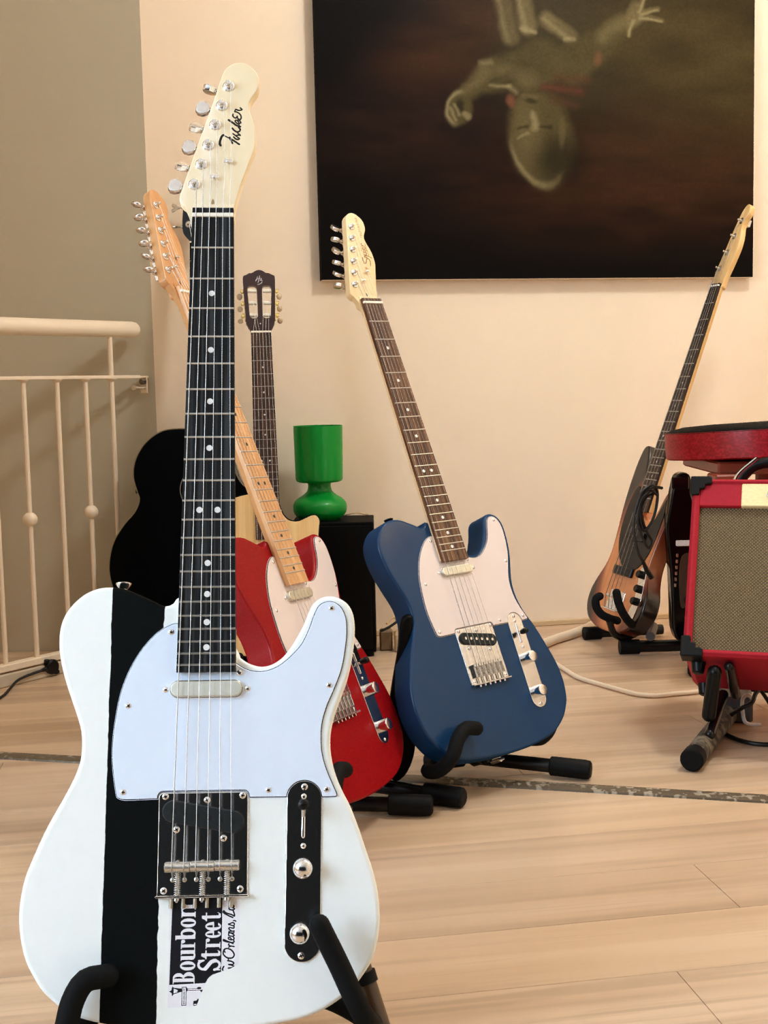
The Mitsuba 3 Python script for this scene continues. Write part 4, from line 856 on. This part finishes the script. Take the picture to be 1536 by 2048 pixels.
def slot_(s):
    return Polygon([(s * 8.6, -36), (s * 9.4, -104), (s * 24, -104), (s * 20.4, -36)]).buffer(-4).buffer(7.6, 8).intersection(sbox(-60, -109, 60, -27))
hg = Polygon(spline(HO, 2.5, True)).difference(slot_(-1)).difference(slot_(1))
hc = put('headstock', prism(affinity.scale(hg, MM, -MM, origin=(0, 0)), -21 * MM, -6 * MM), 'm_head_dark', MCL, tc, smooth=30)
for s_ in (-1, 1):
    pl = put('tuner_plate', box(min(s_ * 35.4, s_ * 33) * MM, max(s_ * 35.4, s_ * 33) * MM, 28 * MM, 108 * MM, -20 * MM, -8 * MM, .0006), 'm_gold', MCL, hc)
    for i, d in enumerate((-97, -69, -41)):
        o = np.array(P3(s_ * 36, d, -13))
        k = put('tuner', join([tube([P3(s_ * 34, d, -13), P3(s_ * 43, d, -13)], .0036, 12), tube([P3(s_ * 39, d + 2, -13), P3(s_ * 39, d + 2, -21)], .0030, 10), box(min(s_ * 36, s_ * 42) * MM, max(s_ * 36, s_ * 42) * MM, -(d + 5) * MM, -(d - 1) * MM, -19 * MM, -9 * MM, .001)]), 'm_gold', MCL, pl)
        put('tuner_button', button_mesh('pearl', np.array(P3(s_ * 39, d + 9, -23)), [s_, -.25, -.35] / np.linalg.norm([s_, .25, .35]), .3 * i), 'm_pearl', MCL, k)
        put('string_roller', tube([P3(s_ * 7.5, d, -13), P3(s_ * 26, d, -13)], .0046, 14), 'm_bone', MCL, hc)
S = []
for i in range(6):
    nx = -17.5 + 7 * i; s_ = -1 if i < 3 else 1; d = (-41, -69, -97)[i if i < 3 else 5 - i]
    S.append([(s_ * (11 + 4 * (i % 3)), d, -9), (nx, -1, 2.0), (-28 + 11.2 * i, 604, 4), (-28 + 11.2 * i, 612, -1)])
string_set(tc, MCL, S, [.5, .45, .4, .5, .45, .4], 'm_nylon')
HBs = [([(-5.6, 6), (-6.6, 3), (-9.4, -3.5)], 1.0), ([(-1.4, 7.5), (-2.4, 3), (-5, -6)], 1.0), ([(-9.6, -1), (-5, 1.6), (0, 2.6), (2.2, 1.6), (.6, -.8), (-1.4, -1.4)], .9), ([(-1.4, -1.4), (2.8, -1.8), (3, -4.6), (.4, -8), (-6, -10.2)], .9)]
script_along(hc, MCL, HBs, (3.2, -121.5), 0, 1.15, -6.0, 'm_decal_white', 'monogram', 'white HB monogram')
m = cyl(1.6, 0, .3, n=14); m.apply_scale(MM); m.apply_translation(P3(-.6, -20, -6)); put('inlay_dot', m, 'm_dot_white', MCL, hc)
stand(MCL, 'black stand under the classical guitar', end=731, spread=.09, arms=[([(-10, 747, -96), (-70, 751, -88), (-76, 749, -8), (-74, 727, 10)], .009, .01), ([(10, 747, -96), (70, 751, -88), (76, 749, -8), (74, 727, 10)], .009, .01)], pole_to=620, gap=-95)

# ------------------------------------------------------------------ sunburst bass at the right, turned to the left
MBS = frame((.813, 3.066, .871), -74, 20.3)
BS = .79 / .864
BSO = [(-31, 610), (-44, 565), (-60, 512), (-78, 466), (-95, 446), (-113, 449), (-125, 478), (-131, 540), (-128, 620), (-118, 690), (-113, 745), (-120, 785), (-142, 825), (-158, 862), (-156, 905), (-128, 938), (-70, 956), (0, 958), (70, 950), (125, 925), (150, 885), (146, 845), (124, 805), (112, 765), (114, 720), (122, 660), (130, 610), (130, 570), (118, 548), (100, 548), (80, 575), (62, 622), (45, 645), (31, 648)]
BSO = [(x * BS, d * BS) for x, d in BSO]
toBS = local_fn(MBS[:3])
def burst(p, n, uv):
    x, u, h = toBS(p)
    d = dr.sqrt(dr.square(x / .135) + dr.square((u + .70) / .235))
    w = fbm(x * 140, u * 12, 3.0, 3)
    a = mix(c(198, 118, 66), c(214, 140, 86), w)
    a = mix(a, c(120, 52, 30), smoothstep(.66, .86, d)); return mix(a, c(22, 15, 12), smoothstep(.84, 1.02, d))
principled('m_burst', proc(burst), 0.2, 0.5, coat=.7)
principled('m_bass_neck', proc(grain(c(222, 176, 112), c(236, 196, 136), 60, 7, MBS[:3], 12.0)), 0.35, 0.4)
principled('m_bass_board', proc(grain(c(30, 18, 13), c(58, 36, 24), 400, 12, MBS[:3], 13.0, (.4, .68))), 0.45, 0.35)
ts = thing('bass_guitar', 'sunburst electric bass with dark fretboard leaning towards the wall left of the amplifier', 'bass guitar')
bd = put('body', slab(XU(spline(BSO, 4, True)), -54 * MM, -11 * MM, .006, 4), 'm_burst', MBS, ts, smooth=35)
gp = [(x * BS, d * BS) for x, d in [(-32, 600), (-70, 560), (-92, 600), (-94, 680), (-76, 730), (-40, 770), (10, 790), (62, 775), (92, 735), (104, 670), (104, 610), (96, 586), (76, 625), (52, 664), (30, 664)]]
put('pickguard', slab(XU(spline(gp, 4, True)), -11 * MM, -8.8 * MM, .0005, 1, 0), 'm_guard_black', MBS, bd)
put_neck(ts, MBS, 'm_bass_neck', 'm_bass_board', 790.0, 39, 59, 575.0, 20, (3, 5, 7, 9, 12, 15, 17, 19), 'm_dot_white', depth=(16, 18), heel=545, rdot=2.8, dstart=-6)
hb_ = [(-19.5, 3), (-21, -8), (-30, -22), (-31, -32), (-20, -90), (-6, -160), (6, -196), (20, -208), (33, -200), (36, -182), (27, -166), (24, -150), (32, -128), (36, -100), (30, -62), (22, -28), (20, -8), (19.5, 3)]
hb = put('headstock', slab(XU(spline(hb_, 3, True)), -21 * MM, -7 * MM, .0015, 2), 'm_bass_neck', MBS, ts)
for i, (x, d) in enumerate([(-15, -48), (-5, -88), (5, -128), (15, -166)]):
    tuner(ts, MBS, x, d, -7, (-.96, -.26), 22, 'ear', .4, metal='m_nickel', post_h=12, r=8, shaft_h=-19)
bp1 = put('bridge', join([box(-.038, .038, -.822, -.775, -.011, -.0095, .0006), box(-.038, .038, -.825, -.822, -.011, .001, .0008)] + [tube([(x, -.792, -.002), (x + .015, -.792, -.002)], .004, 10) for x in (-.034, -.0165, .001, .0185)]), 'm_chrome', MBS, bd)
for i, (d0, w0) in enumerate([(625, 92), (715, 92)]):
    k = put('pickup', box(-w0 / 2 * MM, w0 / 2 * MM, -(d0 + 22) * MM, -d0 * MM, -10 * MM, -1.5 * MM, .002), 'm_black_plastic', MBS, bd)
cp = put('control_plate', slab(XU(np.array(LineString([(88, 715), (104, 780), (92, 830)]).buffer(15).exterior.coords)[:-1]), -11 * MM, -9 * MM, .0005, 1, 0), 'm_chrome', MBS, bd)
for x, d in ((90, 722), (101, 756), (103, 786)):
    m = lathe([(0, 0), (9.5, 0), (9, 12), (7.5, 14), (0, 14)], 20); m.apply_scale(MM); m.apply_translation(P3(x, d, -9)); put('knob', m, 'm_black_plastic', MBS, cp)
S = [[((-15, -5, 5, 15)[i] + 3, (-48, -88, -128, -166)[i], -1), (-13.5 + 9 * i, -1, 2.2), (-28.5 + 19 * i, 790, 4.5), (-28.5 + 19 * i, 822, -3)] for i in range(4)]
string_set(ts, MBS, S, [1.1, .9, .7, .55])
tk = thing('bass_stand', 'black stand with two hooked foam arms holding the sunburst bass', 'guitar stand')
put('cradle_arm', capsule([(.501, 2.894, .146), (.492, 2.892, .141), (.492, 2.890, .122), (.504, 2.889, .104), (.522, 2.892, .094), (.545, 2.91, .084)], .0095, 14, .006), 'm_foam', None, tk)
put('cradle_arm', capsule([(.53, 2.838, .163), (.534, 2.836, .141), (.543, 2.836, .118), (.556, 2.842, .098), (.572, 2.87, .082)], .0095, 14, .006), 'm_foam', None, tk)
put('yoke', tube([(.522, 2.892, .090), (.54, 2.915, .050), (.57, 2.935, .038), (.61, 2.95, .05)], .008, 12, .01), 'm_tube_black', None, tk)
put('pole', capsule([(.60, 2.95, .066), (.64, 3.0, .05), (.70, 3.06, .35)], .010, 12), 'm_tube_black', None, tk)
l = put('leg', tube([(.50, 3.10, .0165), (.70, 3.13, .0165)], .0130, 14), 'm_tube_black', None, tk)
put('rubber_cap', tube([(.496, 3.0995, .0165), (.54, 3.106, .0165)], .0160, 16), 'm_rubber', None, l)
l = put('leg', tube([(.56, 2.926, .0175), (.74, 2.93, .0175)], .0145, 14), 'm_tube_black', None, tk)
put('rubber_cap', tube([(.553, 2.9258, .0175), (.60, 2.927, .0175)], .0172, 16), 'm_rubber', None, l)
put('cross_tube', tube([(.62, 2.895, .047), (.65, 3.0, .05)], .011, 14), 'm_adapter', None, tk, label='grey open-ended tube')

# black guitar between the bass and the amplifier
tg = thing('black_guitar', 'glossy black electric guitar body standing between the sunburst bass and the red amplifier', 'guitar')
bo = spline([(.648, .36), (.655, .40), (.663, .426), (.678, .433), (.692, .428), (.698, .41), (.697, .384), (.709, .36), (.722, .30), (.728, .22), (.735, .13), (.722, .062), (.69, .038), (.668, .037), (.656, .06), (.652, .13), (.648, .21), (.643, .26), (.640, .31)], .006, True)
MG = MW([.016, 2.925, 0], [1, 0, 0], [0, 0, 1], [0, -1, 0])
gb_ = put('body', slab(bo, 0, .042, .006, 4), 'm_black_gloss', MG, tg, smooth=35)
put('neck_joint', box(.650, .690, .395, .425, .042, .052, .003), 'm_black_gloss', MG, gb_)
put('pickguard', slab(spline([(.668, .17), (.676, .24), (.692, .245), (.70, .19), (.694, .13), (.676, .115)], .006, True), .042, .044, .0005, 1, 0), 'm_bronze', MG, gb_, label='brown pickguard')
principled('m_bronze', c(58, 42, 32), 0.25, 0.5, coat=.4)
for i in range(6): put('saddle', box(.661 - i * .001, .666 - i * .001, .236 - i * .014, .245 - i * .014, .042, .047, .001), 'm_chrome', MG, gb_)
put('pickup', box(.66, .70, .262, .276, .042, .049, .002), 'm_white_plastic', MG, gb_)
put('control_knob', cyl(.010, .042, .054, .69, .135, 16, .002), 'm_black_plastic', MG, gb_)
tl = thing('instrument_cable', 'coiled black instrument cable hanging over the black guitar beside the bass', 'cable')
put('coil', tube([(.64, 2.862, .40), (.617, 2.845, .404), (.596, 2.84, .393), (.584, 2.838, .370), (.582, 2.835, .342), (.592, 2.835, .306), (.610, 2.84, .322), (.625, 2.85, .362), (.628, 2.86, .394), (.614, 2.848, .408), (.590, 2.836, .396), (.574, 2.83, .36), (.567, 2.826, .328), (.570, 2.824, .288), (.580, 2.826, .250), (.590, 2.834, .235)], .0034, 8, .006), 'm_cable_black', None, tl)
put('coil', tube([(.63, 2.866, .39), (.60, 2.85, .38), (.588, 2.842, .35), (.596, 2.84, .31), (.612, 2.845, .28), (.604, 2.836, .265), (.588, 2.83, .29), (.577, 2.83, .33), (.586, 2.835, .375), (.61, 2.845, .395), (.628, 2.858, .385)], .0034, 8, .006), 'm_cable_black', None, tl)
put('jack_plug', tube([(.590, 2.834, .235), (.600, 2.838, .212), (.612, 2.842, .195)], np.array([.004, .006, .006]), 10), 'm_black_plastic', None, tl)

# ------------------------------------------------------------------ loudspeaker box and green lamp
tp = thing('loudspeaker', 'matte black speaker cabinet standing on the floor under the green lamp', 'speaker')
put('cabinet', box(-.222, -.026, 2.955, 3.115, .012, .327, .002), 'm_black_matte', None, tp)
put('front_cloth', box(-.214, -.034, 2.951, 2.956, .02, .319, .001), 'm_black_wood', None, tp)
for x in (-.205, -.043):
    for y in (2.972, 3.098): put('foot', cyl(.011, 0, .0125, x, y, 14), 'm_rubber', None, tp)
one('lamp_cord', 'thin pale cord lying on top of the black speaker behind the lamp', 'cord', tube([(-.10, 3.09, .3295), (-.085, 3.08, .334), (-.065, 3.086, .336), (-.05, 3.10, .331), (-.04, 3.108, .3295)], .0016, 8, .005), 'm_beige')
GREEN = c(2, 134, 46)
d = {'type': 'principled', 'base_color': rgb(GREEN), 'roughness': .35, 'specular': .1, 'clearcoat': .9, 'clearcoat_gloss': .985}
bsdf('m_green_glass', d, True)
k = 1.216e-3
tL = thing('table_lamp', 'shiny green glass mushroom table lamp standing on the black speaker', 'lamp')
ML_ = MW([-.156, 3.04, .327], [1, 0, 0], [0, 1, 0], [0, 0, 1])
prof = [(0, 0), (38, 0), (46, 6), (52, 14), (54, 24), (52, 34), (45, 42), (34, 49), (26, 56), (23, 64), (23, 72), (25, 76), (0, 76)]
put('base', lathe(np.vstack([spline(np.array(prof[1:-1]), 2.0) * k]), 48), 'm_green_glass', ML_, tL, smooth=40)
sh = [(22, 75), (40, 75.5), (45, 77.5), (47, 81), (47.6, 100), (49, 188), (47.6, 188), (46, 100), (45, 83), (42, 79.5), (22, 77.5), (22, 75)]
put('shade', lathe(np.array(sh) * k, 56), 'm_green_glass', ML_, tL, smooth=40)
# small boxes and cables on the floor between speaker and blue guitar
one('power_strip', 'small beige power strip on the floor right of the black speaker', 'power strip', join([box(.018, .060, 3.0, 3.05, 0, .046, .004), box(.024, .030, 2.998, 3.001, .012, .034)]), 'm_beige')
one('adapter_plug', 'brownish plug adapter standing beside the beige power strip', 'adapter', box(-.018, .014, 3.02, 3.06, 0, .05, .004), 'm_adapter_brown')
principled('m_adapter_brown', c(120, 98, 72), .5, .4)
one('mains_lead', 'black mains lead arching over the beige power strip', 'cord', tube([(-.015, 3.0, .054), (.004, 3.0, .062), (.03, 3.01, .078), (.045, 3.03, .088), (.062, 3.05, .087), (.085, 3.07, .07), (.12, 3.1, .004)], .0032, 8, .006), 'm_cable_black')
one('wall_flex', 'thin beige flex rising behind the power strip to the wall', 'cord', tube([(.0, 3.06, .06), (.02, 3.09, .07), (.03, 3.1, .055), (.048, 3.08, .06), (.05, 3.06, .045)], .0024, 8, .006), 'm_beige')
one('cable_hose', 'thick cream cable sleeve lying along the foot of the wall', 'cable sleeve', tube([(.31, 2.93, .012), (.375, 2.996, .012), (.418, 3.058, .012), (.476, 3.125, .013), (.554, 3.233, .018), (.60, 3.29, .03)], .0115, 14, .015), 'm_cable_white')
one('floor_cable', 'thin white cable curving over the floor from the wall to the amplifier', 'cable', tube([(.31, 2.935, .006), (.345, 2.9, .006), (.373, 2.864, .006), (.395, 2.769, .006), (.418, 2.67, .006), (.452, 2.611, .006), (.48, 2.565, .006), (.513, 2.519, .006), (.545, 2.504, .006), (.589, 2.516, .006), (.643, 2.53, .006), (.70, 2.56, .006), (.80, 2.62, .006)], .0046, 10, .012), 'm_cable_white')
struct('baseboard_back', box(.0, 3.0, -.010, 0, 0, .014, .002), 'm_beige', WALL)

# ------------------------------------------------------------------ red amplifier on its tilting stand
ay = math.radians(20); at_ = math.radians(30)
ae = np.array([math.cos(ay), -math.sin(ay), 0]); ab = np.array([math.sin(ay), math.cos(ay), 0])
au = ab * math.sin(at_) + np.array([0, 0, math.cos(at_)]); ad = np.cross(au, ae) * -1
ad = ab * math.cos(at_) - np.array([0, 0, math.sin(at_)])
MA = MW([.507, 2.113, .178], ae, ad, au)          # x right, y depth, z up the face
AW, AHt, AD = .46, .335, .205
def tolex(col):
    col = np.array(col)
    def fn(p, n, uv): return mix((col * .86).tolist(), (col * 1.12).tolist(), fbm(p.x * 420, p.y * 420, p.z * 420, 2))
    return fn
d = {'type': 'principled', 'base_color': proc(tolex(c(160, 26, 42))), 'roughness': .55, 'specular': .2}
scene['m_tolex_red'] = {'type': 'twosided', 'bsdf': d}
principled('m_tolex_cream', proc(tolex(c(238, 222, 168))), .5, .35)
toA = local_fn(MA[:3])
def weave(p, n, uv):
    x, y, z = toA(p)
    a = x * 330.0; b = z * 330.0
    ch = dr.select((dr.floor(a) + dr.floor(b)) - 2 * dr.floor((dr.floor(a) + dr.floor(b)) * .5) > .5, 1.0, 0.0)
    e = dr.maximum(dr.abs(a - dr.floor(a) - .5), dr.abs(b - dr.floor(b) - .5))
    col = mix(c(66, 54, 36), c(138, 116, 82), mi.Float(ch) * .75 + .25 * cell_rand(a, b, 1.0))
    return mix(col, c(48, 38, 26), smoothstep(.36, .5, e))
principled('m_grille', proc(weave), .7, .3)
tA = thing('guitar_amplifier', 'red guitar amplifier with cream panel and brown grille cloth tilted back on a stand', 'amplifier')
fw = .014
cab = join([box(0, AW, .014, AD, 0, AHt, .011), box(0, fw, 0, .03, 0, AHt, .005), box(AW - fw, AW, 0, .03, 0, AHt, .005), box(0, AW, 0, .03, 0, .012, .005), box(0, AW, 0, .03, AHt - .010, AHt, .004)])
put('cabinet', cab, 'm_tolex_red', MA, tA)
put('red_panel', box(fw - .001, .086, .0035, .016, AHt - .053, AHt - .008, .0015), 'm_tolex_red', MA, tA)
put('cream_panel', box(.086, .374, .003, .016, AHt - .053, AHt - .0005, .0015), 'm_tolex_cream', MA, tA)
put('red_panel', box(.374, AW - fw + .001, .0035, .016, AHt - .053, AHt - .008, .0015), 'm_tolex_red', MA, tA)
put('grille_cloth', box(fw - .001, AW - fw + .001, .013, .02, .011, AHt - .050), 'm_grille', MA, tA)
bg = put('badge_plate', slab([(.1295, AHt - .033), (.1330, AHt - .0165), (.345, AHt - .0165), (.349, AHt - .033), (.345, AHt - .0365), (.1335, AHt - .0365)], 0, .004, .001, 2, 0), 'm_chrome', MA @ MW([0, .003, 0], [1, 0, 0], [0, 0, 1], [0, -1, 0]), tA)
put('badge_field', slab([(.1325, AHt - .0325), (.1355, AHt - .0185), (.342, AHt - .0185), (.346, AHt - .0325), (.343, AHt - .0345), (.1355, AHt - .0345)], .0038, .0046, 0), 'm_guard_black', MA @ MW([0, .003, 0], [1, 0, 0], [0, 0, 1], [0, -1, 0]), bg)
def corner(x, z, sx, sz):
    g_ = unary_union([sbox(-.003, -.003, .034, .013), sbox(-.003, -.003, .013, .034), sbox(-.003, -.003, .022, .022)]).buffer(-.004).buffer(.007, 5).buffer(-.003, 5)
    P = np.array(affinity.affine_transform(g_, [sx, 0, 0, sz, x, z]).exterior.coords)[:-1]
    m = slab(P, -.002, .0042, .0022, 3, 0); m.apply_transform(MW([0, 0, 0], [1, 0, 0], [0, 0, 1], [0, -1, 0]))
    lo = lambda v, sg, a0, a1: (min(v + sg * a0, v + sg * a1), max(v + sg * a0, v + sg * a1))
    (ax0, ax1), (az0, az1), (bx0, bx1), (bz0, bz1) = lo(x, sx, -.0034, .033), lo(z, sz, -.0034, .004), lo(x, sx, -.0034, .004), lo(z, sz, -.0034, .033)
    put('corner_guard', join([m, box(ax0, ax1, -.004, .030, az0, az1, .0018), box(bx0, bx1, -.004, .030, bz0, bz1, .0018)]), 'm_black_plastic', MA, tA)
for x, sx in ((0, 1), (AW, -1)):
    for z, sz in ((0, 1), (AHt, -1)): corner(x, z, sx, sz)
for x in (.024, AW - .014):
    for y in (.042, AD - .03):
        put('foot', lathe([(0, 0), (.013, 0), (.010, .019), (.007, .021), (0, .021)], 18, trimesh.transformations.rotation_matrix(math.pi, [1, 0, 0])), 'm_black_plastic', MA @ MW([x, y, .0005], [1, 0, 0], [0, 1, 0], [0, 0, 1]), tA)
hnd = put('handle', None or tube([(.072, .07, AHt + .001), (.078, .062, AHt + .026), (.100, .055, AHt + .05), (.14, .052, AHt + .060), (.23, .052, AHt + .062), (.32, .052, AHt + .060), (.36, .055, AHt + .05), (.382, .062, AHt + .026), (.388, .07, AHt + .001)], .0105, 14, .01), 'm_black_plastic', MA, tA)
for x0, x1 in ((.066, .112), (.394, .348)):
    put('handle_end', tube([(x0, .060, AHt), (x0 + (x1 - x0) * .16, .052, AHt + .03), (x1 - (x1 - x0) * .1, .043, AHt + .062)], .0042, 10, .008), 'm_chrome', MA, hnd)
tS = thing('amplifier_stand', 'dusty black tilting stand under the red amplifier', 'amplifier stand')
for i in range(2):
    o = ae * .36 * i
    f0, f1 = np.array([.502, 2.020, .021]) + o, np.array([.632, 2.286, .021]) + o
    l = put('floor_tube', tube([f0, f1], .0185, 18), 'm_tube_dusty', None, tS)
    dd = (f1 - f0) / np.linalg.norm(f1 - f0)
    put('end_cap', tube([f0 - dd * .006, f0 - dd * .004, f0 + dd * .022], np.array([.0165, .0196, .0196]), 20), 'm_rubber', None, l)
    put('support_arm', capsule([np.array([.5605, 2.104, .147]) + o, np.array([.556, 2.122, .068]) + o], .0125, 12), 'm_black_plastic', None, tS)
    put('upright', capsule([np.array([.609, 2.226, .076]) + o, np.array([.552, 2.10, .040]) + o], .0095, 12), 'm_tube_black', None, tS)
    put('rest', capsule([np.array([.5635, 2.106, .158]) + o + ae * .022, np.array([.5635, 2.106, .158]) + o + ae * .022 + ad * .17], .009, 12), 'm_tube_black', None, tS)
one('power_supply', 'dark grey power supply box with a label on the floor under the amplifier', 'power supply', join([box(-.03, .03, -.055, .055, 0, .05, .006), box(-.024, .024, -.056, -.0545, .012, .040)]), 'm_adapter', MW([.668, 2.355, 0], [.97, -.24, 0], [.24, .97, 0], [0, 0, 1]))
one('white_cord', 'white cord looped beside the grey power supply', 'cord', tube([(.676, 2.27, .055), (.664, 2.262, .066), (.655, 2.26, .060), (.654, 2.258, .034), (.658, 2.257, .016), (.668, 2.262, .010), (.69, 2.27, .006)], .0036, 10, .005), 'm_white_plastic')
one('mains_cable', 'black cable looping over the floor beside the amplifier stand', 'cable', tube([(.76, 2.30, .10), (.70, 2.27, .085), (.675, 2.25, .07), (.662, 2.23, .058), (.645, 2.225, .052), (.628, 2.25, .03), (.618, 2.262, .012), (.612, 2.23, .005), (.625, 2.178, .005), (.648, 2.152, .005), (.69, 2.146, .005), (.76, 2.16, .005), (.9, 2.2, .005)], .004, 10, .008), 'm_cable_black')
one('speaker_cable', 'black cable hanging from the amplifier down to the floor', 'cable', tube([(.655, 2.30, .12), (.68, 2.29, .09), (.70, 2.28, .06), (.715, 2.27, .035), (.73, 2.27, .02), (.78, 2.28, .005), (.9, 2.3, .005)], .0036, 10, .008), 'm_cable_black')

# ------------------------------------------------------------------ red stool behind the amplifier
tq = thing('stool', 'round stool with sparkling red sides and black seat behind the amplifier', 'stool')
MQ = MW([.832, 2.69, 0], [1, 0, 0], [0, 1, 0], [0, 0, 1])
tilt = np.eye(4); tilt[:3, :3] = trimesh.transformations.rotation_matrix(math.radians(3.2), [-.75, -.66, 0])[:3, :3]
MQ2 = MQ @ MW([0, 0, .482], [1, 0, 0], [0, 1, 0], [0, 0, 1]) @ tilt
def sparkle(p, n, uv):
    t = fbm(p.x * 260, p.y * 260, p.z * 260, 2)
    return mix(c(132, 4, 14), c(160, 20, 32), smoothstep(.4, .7, t))
principled('m_red_sparkle', proc(sparkle), .4, .1, coat=1.0, coatg=.98)
put('seat_band', lathe([(.10, 0), (.212, 0), (.2165, .003), (.2175, .03), (.2170, .058), (.10, .058)], 64), 'm_red_sparkle', MQ2, tq, smooth=40)
put('seat_top', lathe([(0, .0725), (.12, .0715), (.175, .0690), (.205, .063), (.216, .0585), (.2175, .056), (.1, .056)][::-1], 64), 'm_black_matte', MQ2, tq, smooth=40)
principled('m_red_wood', c(118, 52, 34), .4, .4)
put('seat_frame', join([box(-.15, .15, -.15, .15, .452, .478, .004), box(-.165, -.10, -.19, -.12, .40, .455, .003)]), 'm_red_wood', MQ, tq)
put('column', tube([(0, 0, .03), (0, 0, .46)], .028, 20), 'm_red_wood', MQ, tq)
put('base', lathe([(0, 0), (.17, 0), (.17, .012), (.05, .034), (0, .034)], 40), 'm_black_matte', MQ, tq)

# warm floor lamp standing outside the frame on the right: its glow is what turns the wall yellow there
tf = thing('floor_lamp', 'floor lamp with a warm shade standing right of the amplifier', 'lamp')
MFL = MW([1.62, 1.95, 0], [1, 0, 0], [0, 1, 0], [0, 0, 1])
put('base', lathe([(0, 0), (.14, 0), (.14, .012), (.02, .024), (0, .024)], 32), 'm_black_matte', MFL, tf)
put('pole', tube([(0, 0, .02), (0, 0, 1.42)], .011, 12), 'm_black_matte', MFL, tf)
put('shade', lathe([(.19, 1.40), (.15, 1.66)], 32), {'type': 'twosided', 'bsdf': {'type': 'diffuse', 'reflectance': rgb([.7, .6, .45])}}, MFL, tf, smooth=False)
put('bulb', trimesh.creation.icosphere(2, .09).apply_translation([0, 0, 1.55]), {'type': 'diffuse', 'reflectance': rgb([.5, .5, .5])}, MFL, tf, smooth=True, emitter={'type': 'area', 'radiance': rgb(WARM)})

# globe lamp hanging from the ceiling above the frame: it lights the cream wall and the floor from above
tg2 = thing('pendant_lamp', 'round white globe lamp hanging from the ceiling', 'lamp')
MGL = MW([.95, 2.0, 0], [1, 0, 0], [0, 1, 0], [0, 0, 1])
put('canopy', cyl(.05, 2.57, 2.6, n=24), 'm_white_plastic', MGL, tg2)
put('cord', tube([(0, 0, 2.58), (0, 0, 2.43)], .004, 8), 'm_white_plastic', MGL, tg2)
put('globe', trimesh.creation.icosphere(3, .13).apply_translation([0, 0, 2.31]), {'type': 'diffuse', 'reflectance': rgb([.7, .7, .7])}, MGL, tg2, smooth=True, emitter={'type': 'area', 'radiance': rgb(PENDANT)})
